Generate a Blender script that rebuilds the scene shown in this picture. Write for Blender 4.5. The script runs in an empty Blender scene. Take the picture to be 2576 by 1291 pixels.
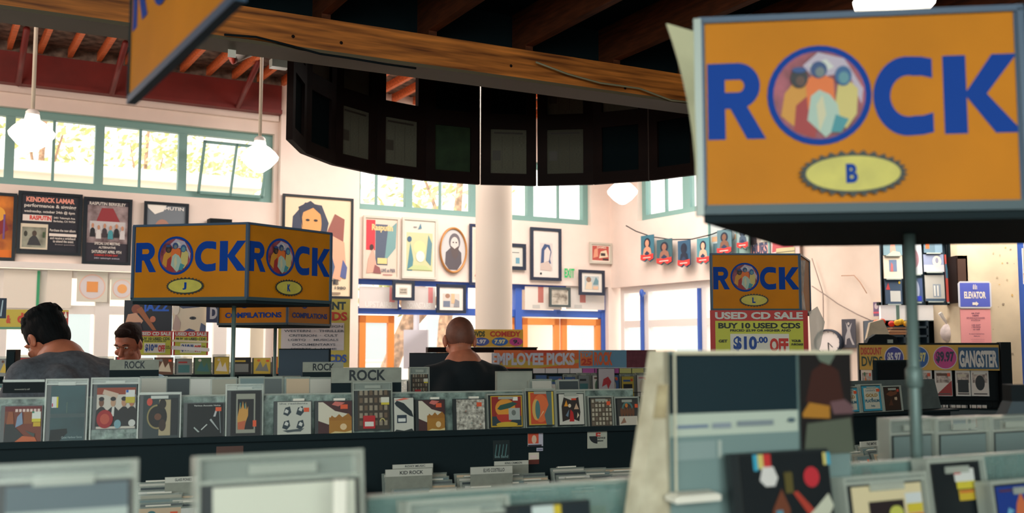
import bpy, math, random
from mathutils import Vector, Matrix
random.seed(7)
SC = bpy.context.scene
COL = SC.collection
# ------------------------------------------------------------------ camera
F = 2600.0; EYE = 1.5
PITCH = math.atan(229.5/F)
cam = bpy.data.cameras.new('camera'); camo = bpy.data.objects.new('camera', cam); COL.objects.link(camo)
camo.location = (0,0,EYE); camo.rotation_euler = (math.pi/2+PITCH,0,0)
cam.sensor_width = 36; cam.lens = F/2576*36; cam.clip_start=.05; cam.clip_end=300
cam.dof.use_dof = True; cam.dof.focus_distance = 5.0; cam.dof.aperture_fstop = 4.3
SC.camera = camo
# ------------------------------------------------------------------ light
def srgb(r,g,b):
    f=lambda c:(c/255/12.92) if c/255<=.04045 else ((c/255+.055)/1.055)**2.4
    return (f(r),f(g),f(b),1)
w = bpy.data.worlds.new('sky'); SC.world = w; w.use_nodes=True
bg = w.node_tree.nodes['Background']; bg.inputs[0].default_value=(1,.965,.91,1); bg.inputs[1].default_value=2.2
def area(name, loc, rot, sx, sy, power, col, spread=None):
    l=bpy.data.lights.new(name,'AREA'); l.shape='RECTANGLE'; l.size=sx; l.size_y=sy; l.energy=power; l.color=col
    if spread: l.spread=spread
    o=bpy.data.objects.new(name,l); COL.objects.link(o); o.location=loc; o.rotation_euler=rot; return o
sun=bpy.data.lights.new('sun','SUN'); sun.energy=3.2; sun.angle=.02; sun.color=(1,.95,.86)
so=bpy.data.objects.new('sun',sun); COL.objects.link(so); so.rotation_euler=(math.radians(48),0,math.radians(-20))
R30=math.radians(30)
# lamps for skylights over the high hall (behind the hanging screen), then added fills
area('hall_area_lamp',(0.2,11.9,4.72),(0,0,R30),4.6,2.8,330,(1,.93,.86))
area('hall_area_lamp',(-8.2,6.2,4.72),(0,0,R30),4.5,3.0,330,(1,.92,.84))
area('hall_area_lamp',(4.1,9.4,3.05),(0,0,R30),1.2,1.8,90,(1,.92,.84))  # added fill lamp to brighten the far right side, no skylight there
area('joist_fill_lamp',(-5.0,3.3,3.75),(math.radians(125),0,math.radians(30)),4.0,.5,330,(1,.9,.8))  # added unseen uplight that brightens the joists like bounced sun
# shop front glazing behind the photographer
area('shopfront_lamp',(-1.0,-3.6,2.1),(math.radians(72),0,math.radians(4)),7.0,1.6,165,(.9,1,.95),math.radians(110))
SC.view_settings.view_transform='Standard'; SC.view_settings.look='None'
SC.view_settings.exposure=0.0; SC.view_settings.gamma=1.0; SC.view_settings.use_curve_mapping=False
SC.cycles.max_bounces=8; SC.cycles.transparent_max_bounces=24; SC.cycles.sample_clamp_indirect=4.0
SC.cycles.caustics_reflective=False; SC.cycles.caustics_refractive=False
# ------------------------------------------------------------------ pixel rays
def ray(px,py):
    x=(px-1288)/F; y=-(py-645.5)/F
    cp,sp=math.cos(PITCH),math.sin(PITCH)
    return Vector((x, cp-sp*y, sp+cp*y))
def at(px,py,D):
    d=ray(px,py); d*=D/d.y
    return Vector((d.x,d.y,d.z+EYE))
class Pl:
    "vertical plane: u runs along it (angle th from +X), n points towards the viewer's side, z is height"
    def __init__(s,x,y,deg):
        s.x,s.y,s.a=x,y,math.radians(deg); s.c,s.s=math.cos(s.a),math.sin(s.a)
    def uz(s,px,py):
        d=ray(px,py)
        t=(-s.s*s.x+s.c*s.y)/(s.c*d.y-s.s*d.x)
        X,Y=t*d.x,t*d.y
        return (X-s.x)*s.c+(Y-s.y)*s.s, EYE+t*d.z
    def p(s,u,n=0,z=0):
        return Vector((s.x+u*s.c+n*s.s, s.y+u*s.s-n*s.c, z))
    def rect(s,x0,y0,x1,y1):
        ym=(y0+y1)/2; xm=(x0+x1)/2
        return s.uz(x0,ym)[0], s.uz(x1,ym)[0], s.uz(xm,y1)[1], s.uz(xm,y0)[1]
    def off(s,n):
        v=s.p(0,n); return Pl(v.x,v.y,math.degrees(s.a))
# ------------------------------------------------------------------ materials
MC={}
def mat(name,col,rough=.6,metal=0,noise=0,nscale=8,bump=0,stretch=None,spec=.5,col2=None,detail=4):
    if name in MC: return MC[name]
    m=bpy.data.materials.new(name); m.use_nodes=True; nt=m.node_tree; b=nt.nodes['Principled BSDF']
    c=srgb(*col); b.inputs['Base Color'].default_value=c
    b.inputs['Roughness'].default_value=rough; b.inputs['Metallic'].default_value=metal
    b.inputs['Specular IOR Level'].default_value=spec
    if noise or bump:
        tc=nt.nodes.new('ShaderNodeTexCoord'); mp=nt.nodes.new('ShaderNodeMapping'); nz=nt.nodes.new('ShaderNodeTexNoise')
        nt.links.new(tc.outputs['Object'],mp.inputs[0]); nt.links.new(mp.outputs[0],nz.inputs[0])
        if stretch: mp.inputs['Scale'].default_value=stretch
        nz.inputs['Scale'].default_value=nscale; nz.inputs['Detail'].default_value=detail
        if noise:
            r=nt.nodes.new('ShaderNodeValToRGB')
            a=r.color_ramp.elements[0]; z=r.color_ramp.elements[1]
            a.position=.3; z.position=.7
            a.color=srgb(*(max(0,v*(1-noise)) for v in col))
            z.color=srgb(*(col2 or tuple(min(255,v*(1+noise*.5)) for v in col)))
            nt.links.new(nz.outputs[0],r.inputs[0]); nt.links.new(r.outputs[0],b.inputs['Base Color'])
        if bump:
            bp=nt.nodes.new('ShaderNodeBump'); bp.inputs['Strength'].default_value=bump; bp.inputs['Distance'].default_value=.01
            nt.links.new(nz.outputs[0],bp.inputs['Height']); nt.links.new(bp.outputs[0],b.inputs['Normal'])
    MC[name]=m; return m
def ink(col,rough=.55):
    return mat('ink_%d_%d_%d'%tuple(col),col,rough)
def photo(c1,c2,scale=14):
    return mat('photo_%s_%s_%s'%(c1,c2,scale),c1,.5,noise=.35,nscale=scale,col2=c2,detail=6)
def clear(name,col,alpha,rough=.25,bump=0,nscale=40):
    "hazy clear plastic: transparent mixed with a glossy tinted body"
    if name in MC: return MC[name]
    m=bpy.data.materials.new(name); m.use_nodes=True; nt=m.node_tree; b=nt.nodes['Principled BSDF']
    out=nt.nodes['Material Output']; b.inputs['Base Color'].default_value=srgb(*col); b.inputs['Roughness'].default_value=rough
    t=nt.nodes.new('ShaderNodeBsdfTransparent'); mx=nt.nodes.new('ShaderNodeMixShader'); mx.inputs[0].default_value=alpha
    nt.links.new(t.outputs[0],mx.inputs[1]); nt.links.new(b.outputs[0],mx.inputs[2]); nt.links.new(mx.outputs[0],out.inputs[0])
    if bump:
        nz=nt.nodes.new('ShaderNodeTexNoise'); nz.inputs['Scale'].default_value=nscale; nz.inputs['Detail'].default_value=6
        tc=nt.nodes.new('ShaderNodeTexCoord'); nt.links.new(tc.outputs['Object'],nz.inputs[0])
        bp=nt.nodes.new('ShaderNodeBump'); bp.inputs['Strength'].default_value=bump; bp.inputs['Distance'].default_value=.01
        nt.links.new(nz.outputs[0],bp.inputs['Height']); nt.links.new(bp.outputs[0],b.inputs['Normal'])
        r=nt.nodes.new('ShaderNodeMapRange'); r.inputs[3].default_value=max(0,alpha-.25); r.inputs[4].default_value=min(1,alpha+.25)
        nt.links.new(nz.outputs[0],r.inputs[0]); nt.links.new(r.outputs[0],mx.inputs[0])
    MC[name]=m; return m
def emit(name,col,s):
    if name in MC: return MC[name]
    m=bpy.data.materials.new(name); m.use_nodes=True; b=m.node_tree.nodes['Principled BSDF']
    b.inputs['Base Color'].default_value=srgb(*col); b.inputs['Emission Color'].default_value=srgb(*col); b.inputs['Emission Strength'].default_value=s
    MC[name]=m; return m
M=dict(
 wall=mat('wall_paint',(247,228,216),.9,noise=.03,nscale=2), wallb=mat('cream_plaster',(240,218,200),.9,noise=.05,nscale=1.6,col2=(246,228,212)),
 roof=mat('roof_deck',(70,40,30),.9), batt=mat('insulation_batt',(112,88,78),.9,noise=.45,nscale=9,bump=.6,col2=(150,128,112)),
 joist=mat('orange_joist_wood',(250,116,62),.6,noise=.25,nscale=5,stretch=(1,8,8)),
 redbeam=mat('dark_red_paint',(120,34,28),.55,noise=.12,nscale=3), 
 dark=mat('dark_laminate',(22,36,40),.75,spec=.2), dark2=mat('dark_brown_wood',(34,20,17),.7,noise=.2,nscale=6,spec=.15),
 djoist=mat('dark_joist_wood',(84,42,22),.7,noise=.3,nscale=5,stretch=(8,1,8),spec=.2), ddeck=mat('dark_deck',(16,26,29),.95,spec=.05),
 beamw=mat('amber_beam_wood',(206,104,34),.5,noise=.5,nscale=2.2,stretch=(1,14,16),col2=(236,140,58),detail=8),
 teal=mat('teal_frame',(128,168,162),.5), blue=mat('blue_frame',(60,100,190),.45), orange=mat('orange_frame',(245,150,70),.5),
 white=mat('white_frame',(240,232,226),.5), glass=clear('window_glass',(235,240,235),.06,.05),
 steel=mat('grey_steel',(104,124,120),.5,metal=.25), trimblue=mat('blue_grey_edge',(60,84,110),.45),
 silver=mat('pale_edge',(170,180,172),.4), black=mat('black_plastic',(16,24,28),.6,spec=.15), keep=clear('clear_keeper',(186,196,186),.35,.2),
 keeps=clear('clear_keeper_edge',(196,202,190),.5,.2), haze=clear('hazy_divider',(126,156,150),.6,.25,bump=.5,nscale=30),
 ice=mat('crackled_panel',(104,128,124),.4,noise=.4,nscale=34,bump=.5,col2=(150,170,160),detail=9),
 floor=mat('floor_vinyl',(70,66,62),.5,noise=.15,nscale=3), paper=mat('white_paper',(236,230,216),.8), column=mat('column_paint',(236,222,208),.7),
 cord=mat('pale_cord',(205,190,170),.5), lampg=emit('lamp_glass',(255,248,232),1.6), skinl=mat('skin',(196,118,88),.55,noise=.08,nscale=20),
 skind=mat('skin_tan',(172,98,72),.55,noise=.08,nscale=20), hair=mat('black_hair',(14,17,19),.8,spec=.15,bump=.8,nscale=60,noise=.2,stretch=(1,1,.2)),
 hairb=mat('brown_hair',(40,24,20),.8,spec=.15,bump=.6,nscale=60,noise=.2), stub=mat('shaved_scalp',(120,72,56),.6,noise=.1,nscale=40),
 grey=mat('charcoal_knit',(92,96,104),.9,noise=.15,nscale=50), blk=mat('black_cotton',(16,28,34),.9), lblue=mat('light_blue_cotton',(150,190,215),.9),
 denim=mat('denim',(36,48,70),.9), card=mat('grey_card',(150,152,140),.75,noise=.06,nscale=30),
 yel=mat('sign_orange',(206,126,14),.6,noise=.06,nscale=5,bump=.05,spec=.2), rblue=mat('sign_blue',(4,62,150),.6,spec=.15),
)
# ------------------------------------------------------------------ mesh builder
TC={}
def text_geo(s,bold=0):
    k=(s,bold)
    if k in TC: return TC[k]
    cu=bpy.data.curves.new('t','FONT'); cu.body=s; cu.resolution_u=3; cu.offset=bold
    o=bpy.data.objects.new('t',cu); COL.objects.link(o)
    me=bpy.data.meshes.new_from_object(o)
    vs=[(v.co.x,v.co.y) for v in me.vertices]; fs=[tuple(p.vertices) for p in me.polygons]
    bpy.data.objects.remove(o); bpy.data.curves.remove(cu); bpy.data.meshes.remove(me)
    if not vs: vs=[(0,0),(1,0),(1,1)]; fs=[]
    x0=min(v[0] for v in vs);x1=max(v[0] for v in vs);y0=min(v[1] for v in vs);y1=max(v[1] for v in vs)
    vs=[((a-x0)/(x1-x0),(b-y0)/(y1-y0)) for a,b in vs]
    TC[k]=(vs,fs); return TC[k]
def arc(cx,cy,r0,r1,a0,a1,n=16,sx=1):
    o=[(cx+sx*r1*math.cos(math.radians(a0+(a1-a0)*i/n)),cy+r1*math.sin(math.radians(a0+(a1-a0)*i/n))) for i in range(n+1)]
    i_=[(cx+sx*r0*math.cos(math.radians(a1+(a0-a1)*i/n)),cy+r0*math.sin(math.radians(a1+(a0-a1)*i/n))) for i in range(n+1)]
    return o+i_
def ell(cx,cy,rx,ry,n=24): return [(cx+rx*math.cos(2*math.pi*i/n),cy+ry*math.sin(2*math.pi*i/n)) for i in range(n)]
def gear(cx,cy,rx,ry,n=26,d=.1):
    o=[]
    for i in range(n*2):
        a=math.pi*i/n; k=1+d*(1 if i%2 else 0); kk=k if True else 1
        o.append((cx+(rx+ry*(kk-1)*1.2)*math.cos(a),cy+ry*(1+(kk-1)*1.4)*math.sin(a)))
    return o
class MB:
    def __init__(s): s.v=[];s.f=[];s.m=[];s.ms=[];s.sm=[];s.M=Matrix.Identity(4)
    def mi(s,m):
        if m not in s.ms: s.ms.append(m)
        return s.ms.index(m)
    def add(s,vs,fs,m,smooth=False):
        b=len(s.v); k=s.mi(m)
        s.v+= [tuple(s.M@Vector(v)) for v in vs]
        for f in fs: s.f.append(tuple(b+i for i in f)); s.m.append(k); s.sm.append(smooth)
        return s
    def box(s,x0,x1,y0,y1,z0,z1,m):
        vs=[(x,y,z) for x in(x0,x1) for y in(y0,y1) for z in(z0,z1)]
        return s.add(vs,[(0,1,3,2),(4,6,7,5),(0,4,5,1),(2,3,7,6),(0,2,6,4),(1,5,7,3)],m)
    def bev(s,x0,x1,y0,y1,z0,z1,m,r=.002):
        "box with chamfered upright front edges and top"
        pts=[(x0+r,y0),(x1-r,y0),(x1,y0+r),(x1,y1),(x0,y1),(x0,y0+r)]
        return s.prism(pts,z0,z1,m)
    def prism(s,pts,z0,z1,m):
        n=len(pts); vs=[(x,y,z0) for x,y in pts]+[(x,y,z1) for x,y in pts]
        fs=[tuple(range(n))[::-1],tuple(range(n,2*n))]+[(i,(i+1)%n,n+(i+1)%n,n+i) for i in range(n)]
        return s.add(vs,fs,m)
    def slab(s,pts,y0,y1,m):
        "polygon in x,z given thickness in y (y0 is the face towards the viewer)"
        n=len(pts); vs=[(x,y0,z) for x,z in pts]+[(x,y1,z) for x,z in pts]
        return s.add(vs,[tuple(range(n)),tuple(range(n,2*n))[::-1]]+[(i,n+i,n+(i+1)%n,(i+1)%n) for i in range(n)],m)
    def flat(s,pts,y,m): return s.add([(x,y,z) for x,z in pts],[tuple(range(len(pts)))],m)
    def tube(s,path,r,m,n=8):
        path=[Vector(p) for p in path]; rs=r if isinstance(r,(list,tuple)) else [r]*len(path)
        vs=[];
        for i,p in enumerate(path):
            t=(path[min(i+1,len(path)-1)]-path[max(i-1,0)]).normalized()
            a=t.orthogonal().normalized() if i==0 else (a-t*a.dot(t)).normalized()
            b=t.cross(a)
            vs+=[tuple(p+rs[i]*(a*math.cos(2*math.pi*k/n)+b*math.sin(2*math.pi*k/n))) for k in range(n)]
        fs=[(i*n+k,i*n+(k+1)%n,(i+1)*n+(k+1)%n,(i+1)*n+k) for i in range(len(path)-1) for k in range(n)]
        fs+=[tuple(range(n))[::-1],tuple(range((len(path)-1)*n,len(path)*n))]
        return s.add(vs,fs,m,True)
    def lathe(s,prof,m,n=24,c=(0,0,0)):
        vs=[(c[0]+r*math.cos(2*math.pi*k/n),c[1]+r*math.sin(2*math.pi*k/n),c[2]+z) for r,z in prof for k in range(n)]
        L=len(prof)
        return s.add(vs,[(i*n+k,i*n+(k+1)%n,(i+1)*n+(k+1)%n,(i+1)*n+k) for i in range(L-1) for k in range(n)],m,True)
    def ellipsoid(s,c,r,m,n=20,k=12):
        prof=[(max(1e-4,math.sin(math.pi*i/k)),-math.cos(math.pi*i/k)) for i in range(k+1)]
        vs=[(c[0]+r[0]*a*math.cos(2*math.pi*j/n),c[1]+r[1]*a*math.sin(2*math.pi*j/n),c[2]+r[2]*b) for a,b in prof for j in range(n)]
        return s.add(vs,[(i*n+j,i*n+(j+1)%n,(i+1)*n+(j+1)%n,(i+1)*n+j) for i in range(k) for j in range(n)],m,True)
    def text(s,t,x,z,w,h,y,m,bold=.02):
        vs,fs=text_geo(t,bold)
        return s.add([(x+a*w,y,z+b*h) for a,b in vs],fs,m)
    def art(s,ox,oz,W,H,items,y=-.001,dy=.0006):
        "flat print, coordinates 0-1 from lower left"
        yy=y
        for it in items:
            k=it[0]; c=it[-1]; m=c if isinstance(c,bpy.types.Material) else (ink(c) if c else None)
            if k=='r': _,x,z,w,h,_c=it; s.flat([(ox+x*W,oz+z*H),(ox+(x+w)*W,oz+z*H),(ox+(x+w)*W,oz+(z+h)*H),(ox+x*W,oz+(z+h)*H)],yy,m)
            elif k=='e': _,x,z,rx,rz,_c=it; s.flat(ell(ox+x*W,oz+z*H,rx*W,rz*H),yy,m)
            elif k=='p': s.flat([(ox+a*W,oz+b*H) for a,b in it[1]],yy,m)
            elif k=='t': _,t,x,z,w,h,_c=it; s.text(t,ox+x*W,oz+z*H,w*W,h*H,yy,m)
            elif k=='tb': _,t,x,z,w,h,_c=it; s.text(t,ox+x*W,oz+z*H,w*W,h*H,yy,m,.045)
            elif k=='g': _,x,z,rx,rz,_c=it; s.flat(gear(ox+x*W,oz+z*H,rx*W,rz*H),yy,m)
            yy-=dy
        return s
    def build(s,name,parent=None,loc=None,rotz=0,tilt=0):
        me=bpy.data.meshes.new(name); me.from_pydata(s.v,[],s.f)
        for m in s.ms: me.materials.append(m)
        me.polygons.foreach_set('material_index',s.m); me.polygons.foreach_set('use_smooth',s.sm); me.update()
        o=bpy.data.objects.new(name,me); COL.objects.link(o)
        if parent: o.parent=parent
        if loc is not None: o.location=loc
        o.rotation_euler=(tilt,0,rotz)
        return o
def empty(name,loc,rotz=0,tilt=0):
    o=bpy.data.objects.new(name,None); COL.objects.link(o); o.location=loc; o.rotation_euler=(tilt,0,rotz); o.empty_display_size=.1; return o
def tag(o,label,cat,group=None,kind=None):
    if label: o['label']=label
    if cat: o['category']=cat
    if group: o['group']=group
    if kind: o['kind']=kind
    return o
def struct(o): o['kind']='structure'; return o
def copy_tree(o,parent=None):
    c=o.copy(); COL.objects.link(c); c.parent=parent
    for ch in o.children: copy_tree(ch,c)
    return c

# ------------------------------------------------------------------ STRUCTURE
WA=Pl(0,15,30)                      # long window wall
cu,_=WA.uz(1537,700); cp=WA.p(cu)
WB=Pl(cp.x,cp.y,-60)                # return wall on the right
def ob(mb,u0,u1,n0,n1,z0,z1,m): return mb.box(u0,u1,-n1,-n0,z0,z1,m)   # box in a wall frame (n towards viewer)
zs=WA.uz(330,492)[1]; zh=WA.uz(330,300)[1]; zl=WA.uz(1200,711)[1]
zs=WA.uz(1100,540)[1]
ZR=5.02
uP0=WA.uz(698,500)[0]; uP1=WA.uz(896,600)[0]; uM1=WA.uz(1487,500)[0]; uL1=WA.uz(1531,800)[0]
uW0=WA.uz(690,400)[0]
US=-13.0
b=MB(); wl=M['wall']
ob(b,US-2,cu+.02,-.25,0,zl,zs,wl); ob(b,US-2,cu+.02,-.25,0,zh,ZR,wl)
ob(b,uP0,uP1,-.25,.0,0,ZR,wl); ob(b,uM1,cu+.3,-.25,0,zs,ZR,wl); ob(b,uL1,cu+.3,-.25,0,0,zl,wl); ob(b,US-2,US,-.25,0,0,ZR,wl)
ob(b,US,cu,-.25,0,0,.15,wl)
ob(b,US,uP0-.02,0,.05,zl-.02,zl+.05,M['white'])          # ledge under the poster band
ob(b,US,uP0-.02,0,.06,zh+.16,zh+.24,wl)
struct(b.build('wall_back',None,WA.p(0),WA.a))
b=MB(); ob(b,uP0,uP1,.0,.1,0,ZR,wl); struct(b.build('trim_1',None,WA.p(0),WA.a))
b=MB(); ob(b,US,uP0-.02,.0,.16,WA.uz(330,242)[1],WA.uz(330,176)[1],M['redbeam']); ob(b,US,uP0-.02,.0,.2,WA.uz(330,246)[1]-.03,WA.uz(330,242)[1],M['redbeam'])
struct(b.build('trim_2',None,WA.p(0),WA.a))
# right wall
def ub(px,py=650): return WB.uz(px,py)[0]
B1,B2=ub(1603,500),ub(1846,500); 
zsB=WB.uz(1605,557)[1]; zlB=WB.uz(1640,716)[1]
b=MB(); b.box(-.02,17.5,0,.25,zlB,zsB,wl); b.box(-.25,17.5,0,.25,zh+.1,ZR,wl); b.box(-.25,B1,0,.25,zsB,ZR,wl); b.box(B2,17.5,0,.25,zsB,ZR,wl)
b.box(ub(1838),17.5,0,.25,0,zlB,M['wallb']); b.box(B2,ub(2222),-.004,0,0,4.3,M['wallb'])
struct(b.build('wall_right',None,cp,WB.a))
NF=17.0
b=MB(); ob(b,US-.2,US,0,NF,0,ZR,wl); struct(b.build('wall_left',None,WA.p(0),WA.a))
b=MB(); ob(b,US-.2,cu+.2,NF,NF+.2,0,ZR,wl); struct(b.build('wall_front',None,WA.p(0),WA.a))
b=MB(); ob(b,US-.3,cu+.25,-.3,NF+.2,-.2,0,M['floor']); struct(b.build('floor',None,WA.p(0),WA.a))
b=MB(); ob(b,US-.3,cu+.25,-.3,NF+.2,ZR+.06,ZR+.3,M['roof']); ce=struct(b.build('ceiling',None,WA.p(0),WA.a))
# hall joists (run away from the window wall) and the batts between them
jz=WA.uz(330,172)[1]
u=-9.6; k=0
jm=None; bm_=None
while u<1.5:
    if jm is None:
        b=MB(); b.box(0,.05,-5.6,0,0,ZR+.05-jz,M['joist']); jm=b.build('joist',ce,(u,0,jz))
        b=MB(); b.box(.0,.27,-5.6,-.04,0,.05,M['batt']); b.tube([(.03+.03*i,-.05,.0+.012*(i%2)) for i in range(8)],.02,M['batt'],5); bm_=b.build('insulation_batt',ce,(u+.05,0,ZR-.03))
    else:
        for src,dx,z in((jm,0,jz),(bm_,.05,ZR-.03)):
            o=src.copy(); COL.objects.link(o); o.parent=ce; o.location=(u+dx,0,z)
    u+=.32
b=MB(); b.box(-13,uP0-.02,-.12,-.01,jz-.03,ZR+.05,M['batt']); b.build('insulation_edge',ce)
# red diagonal struts from the beam up to the joists
for (xa,ya,xb,yb) in ((280,236,306,160),(598,268,650,166),(45,212,75,140)):
    ua,za=WA.off(.2).uz(xa,ya); 
    b=MB(); b.tube([(0,-.2,0),(0,-1.1,jz-za)],.035,M['redbeam'],6)
    struct(b.build('trim_3',None,WA.p(ua,0,za),WA.a))
# windows ------------------------------------------------------------------
def window(name,pl,u0,u1,z0,z1,posts,muntins,fm,pw=.1,mw=.03,rails=(),n=-.14,fr=.09,pane_m=None):
    e=struct(empty(name,pl.p(u0,n,z0),pl.a)); W=u1-u0; H=z1-z0
    b=MB(); b.box(0,W,-.05,.05,0,fr,fm); b.box(0,W,-.05,.05,H-fr,H,fm); b.box(0,fr,-.05,.05,fr,H-fr,fm); b.box(W-fr,W,-.05,.05,fr,H-fr,fm); b.build('frame',e)
    for p in posts:
        b=MB(); b.box(-pw/2,pw/2,-.045,.045,fr,H-fr,fm); b.build('mullion',e,(p-u0,0,0))
    for p in muntins:
        b=MB(); b.box(-mw/2,mw/2,-.02,.02,fr,H-fr,fm); b.build('muntin',e,(p-u0,0,0))
    for z in rails:
        b=MB(); b.box(fr,W-fr,-.04,.04,-.05,.05,fm); b.build('rail',e,(0,0,z-z0))
    ed=sorted([u0+fr]+list(posts)+list(muntins)+[u1-fr])
    for a,c in zip(ed,ed[1:]):
        b=MB(); b.box(.012,c-a-.012,-.003,.003,fr,H-fr,pane_m or M['glass']); b.build('pane',e,(a-u0,0,0))
    return e
ua=lambda x,y=400: WA.uz(x,y)[0]
step=ua(253)-ua(25)
posts=[ua(25)-step*i for i in (3,2,1,0)]+[ua(253),ua(464)]
posts=[p for p in posts if p>US+.3]
mun=[ua(137),ua(357)]+[ua(137)-step*i for i in (1,2,3) if ua(137)-step*i>US+.3]
w1=window('window_1',WA,max(US,posts[0]-step),uW0,zs,zh,posts,mun,M['teal'])
# tilted hopper sash in the last bay
h=MB(); hu0,hu1=ua(500),ua(665); H=zh-zs-.22; W=hu1-hu0
for q in ((0,.03,0,H),(W-.03,W,0,H),(0,W,0,.03),(0,W,H-.03,H),(W*.48,W*.48+.025,0,H)): h.box(q[0],q[1],-.02,.02,q[2],q[3],M['teal'])
h.box(.03,W-.03,-.003,.003,.03,H-.03,M['glass'])
h.build('open_sash',w1,(hu0-w1_u if False else hu0-max(US,posts[0]-step),-.1,.06),0,math.radians(24))
b=MB(); b.box(uW0,uP0,0,.24,zs,zh,wl); struct(b.build('trim_4',None,WA.p(0,0.0),WA.a))
window('window_2',WA,uP1,uM1,zs,zh,[ua(1037),ua(1200),ua(1343)],[ua(957),ua(1118),ua(1270),ua(1415)],M['teal'])
window('window_3',WB,B1,B2,zsB,zh+.1,[ub(1713,500)],[ub(1658,500),ub(1775,500)],M['teal'],pw=.16,mw=.04)
# lower shop front glazing, left
w4=window('window_4',WA,US,uP0,.15,zl-.02,[ua(x,800) for x in (-200,0,105,260,420,560)],[],M['white'],pw=.16,rails=(WA.uz(150,778)[1],))
# lower glazing, middle, blue frames
zt=WA.uz(1100,783)[1]
w5=window('window_5',WA,uP1,uL1,.15,zl,[],[],M['blue'],fr=.07,rails=(zt,))
for x in (1006,1180,1414):
    b=MB(); b.box(-.035,.035,-.04,.04,zt-.15,zl-.22,M['blue']); b.build('mullion',w5,(ua(x,750)-uP1,0,0))
for x in (1312,):
    b=MB(); b.box(-.055,.055,-.06,.06,0,zl-.2,M['blue']); b.build('mullion',w5,(ua(x,800)-uP1,0,0))
for x0,x1 in ((912,1000),(1236,1306),(1324,1418),(1424,1522)):      # orange framed doors
    a,c=ua(x0,850),ua(x1,850); W=c-a; H=zt-.25
    b=MB()
    for q in ((0,.09,0,H),(W-.09,W,0,H),(0,W,0,.2),(0,W,H-.1,H)): b.box(q[0],q[1],-.03,.03,q[2],q[3],M['orange'])
    b.box(.09,W-.09,-.004,.004,.2,H-.1,M['glass']); o=b.build('door_leaf',w5,(a-uP1,0,.03))
# lower glazing of the right wall
w6=window('window_6',WB,.12,ub(1836),.1,zlB,[ub(1607),ub(1750)],[],M['white'],pw=.18,rails=(WB.uz(1680,812)[1],))
for x in (1605,1748):
    b=MB(); b.box(-.016,.016,-.1,-.05,0,zlB-.2,M['blue']); b.build('blue_strip',w6,(ub(x)-.12,0,0))
b=MB(); b.ellipsoid((0,0,0),(.035,.035,.06),M['blue']); b.tube([(0,0,0),(0,.06,0)],.02,M['blue']); b.build('push_button',w6,WB.p(0)*0+Vector((ub(1616)-.12,-.16,WB.uz(1616,738)[1]-.1)))
# column
cpos=at(1242,830,11.5); b=MB(); b.lathe([(.215,0),(.215,.1),(.205,.12),(.205,ZR-.2),(.25,ZR-.1),(.25,ZR)],M['column'],32)
struct(b.build('trim_5',None,(cpos.x,cpos.y,0)))
# ------------------------------------------------------------------ outside
b=MB(); b.box(-60,60,0,60,-.3,-.15,mat('pavement',(205,198,188),.9,noise=.05)); struct(b.build('street_ground',None,WA.p(0,-.6),WA.a))
def facade(u0,u1,n,H,col,label,rows):
    e=tag(empty('building',WA.p(u0,n,-.15),WA.a),label,'building'); W=u1-u0
    b=MB(); b.box(0,W,0,5,0,H,mat('render_%d'%col[0],col,.9,noise=.04,nscale=.6)); b.box(-.15,W+.15,-.25,5.2,H,H+.3,M['white']); b.build('wall',e)
    for r in range(rows):
        nx=int(W/2.4)
        for i in range(nx):
            f=MB(); x=.7+i*2.4; f.box(0,1.2,-.06,.0,0,1.5,M['white']); f.box(.08,1.12,-.07,-.06,.08,1.42,mat('far_pane',(170,185,190),.2)); f.build('window',e,(x,0,1.2+r*2.9))
    return e
facade(-22,1,-17,6.3,(238,226,208),'long cream building across the street beyond the left windows',1)
facade(2,11,-19,6.2,(240,232,222),'tall white building across the street behind the column',2)
facade(12,24,-18,5.2,(236,214,196),'peach building across the street beyond the right-hand doors',1)
leafm=[mat('leaf_a',(226,222,160),.8),mat('leaf_b',(196,204,136),.8)]
def tree(px,D,hgt,r,label,lean=.3,zc=3.2,n=900):
    p=at(px,860,D); e=tag(empty('tree',(p.x,p.y,-.15)),label,'tree')
    b=MB(); b.tube([(0,0,0),(lean*.3,0,hgt*.3),(lean,0,hgt*.55),(lean*1.6,.1,hgt*.85)],[.2,.16,.12,.05],mat('bark',(176,140,112),.9,noise=.3,nscale=12),10)
    b.tube([(lean,0,hgt*.5),(lean-.7,.2,hgt*.75)],[.08,.03],MC['bark']); b.tube([(lean*.8,0,hgt*.45),(lean+.9,-.1,hgt*.7)],[.08,.03],MC['bark']); b.build('trunk',e)
    b=MB(); rnd=random.Random(px)
    cl=[(rnd.uniform(-r,r),rnd.uniform(-r,r),hgt*.8+rnd.uniform(-r*.7,r*.7)) for _ in range(26)]
    for i in range(n):
        c=rnd.choice(cl); q=[c[j]+rnd.gauss(0,.33 if r<2 else .6) for j in range(3)]; s=rnd.uniform(.06,.13)*(1 if r<2 else 1.9)
        a=Vector((rnd.uniform(-1,1),rnd.uniform(-1,1),rnd.uniform(-1,1))).normalized(); t=a.orthogonal().normalized(); w2=a.cross(t)
        q=Vector(q); b.add([tuple(q-t*s),tuple(q+w2*s*.5),tuple(q+t*s),tuple(q-w2*s*.5)],[(0,1,2,3)],leafm[i%2])
    o=b.build('foliage',e); o['kind']='stuff'
tree(60,36,13.5,3.2,'leafy yellow-green tree outside behind the leftmost pendant lamp')
tree(330,46,14.5,3.4,'leafy tree outside between the two left pendant lamps')
tree(560,56,12.5,2.8,'leafy tree outside behind the open tilted window')
tree(955,18.5,4.3,.9,'street tree with a thick leaning trunk beyond the blue framed glazing',.6,n=700)
tree(1110,24,7.4,1.2,'pale far tree seen through the high windows left of the column',n=400)
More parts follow.
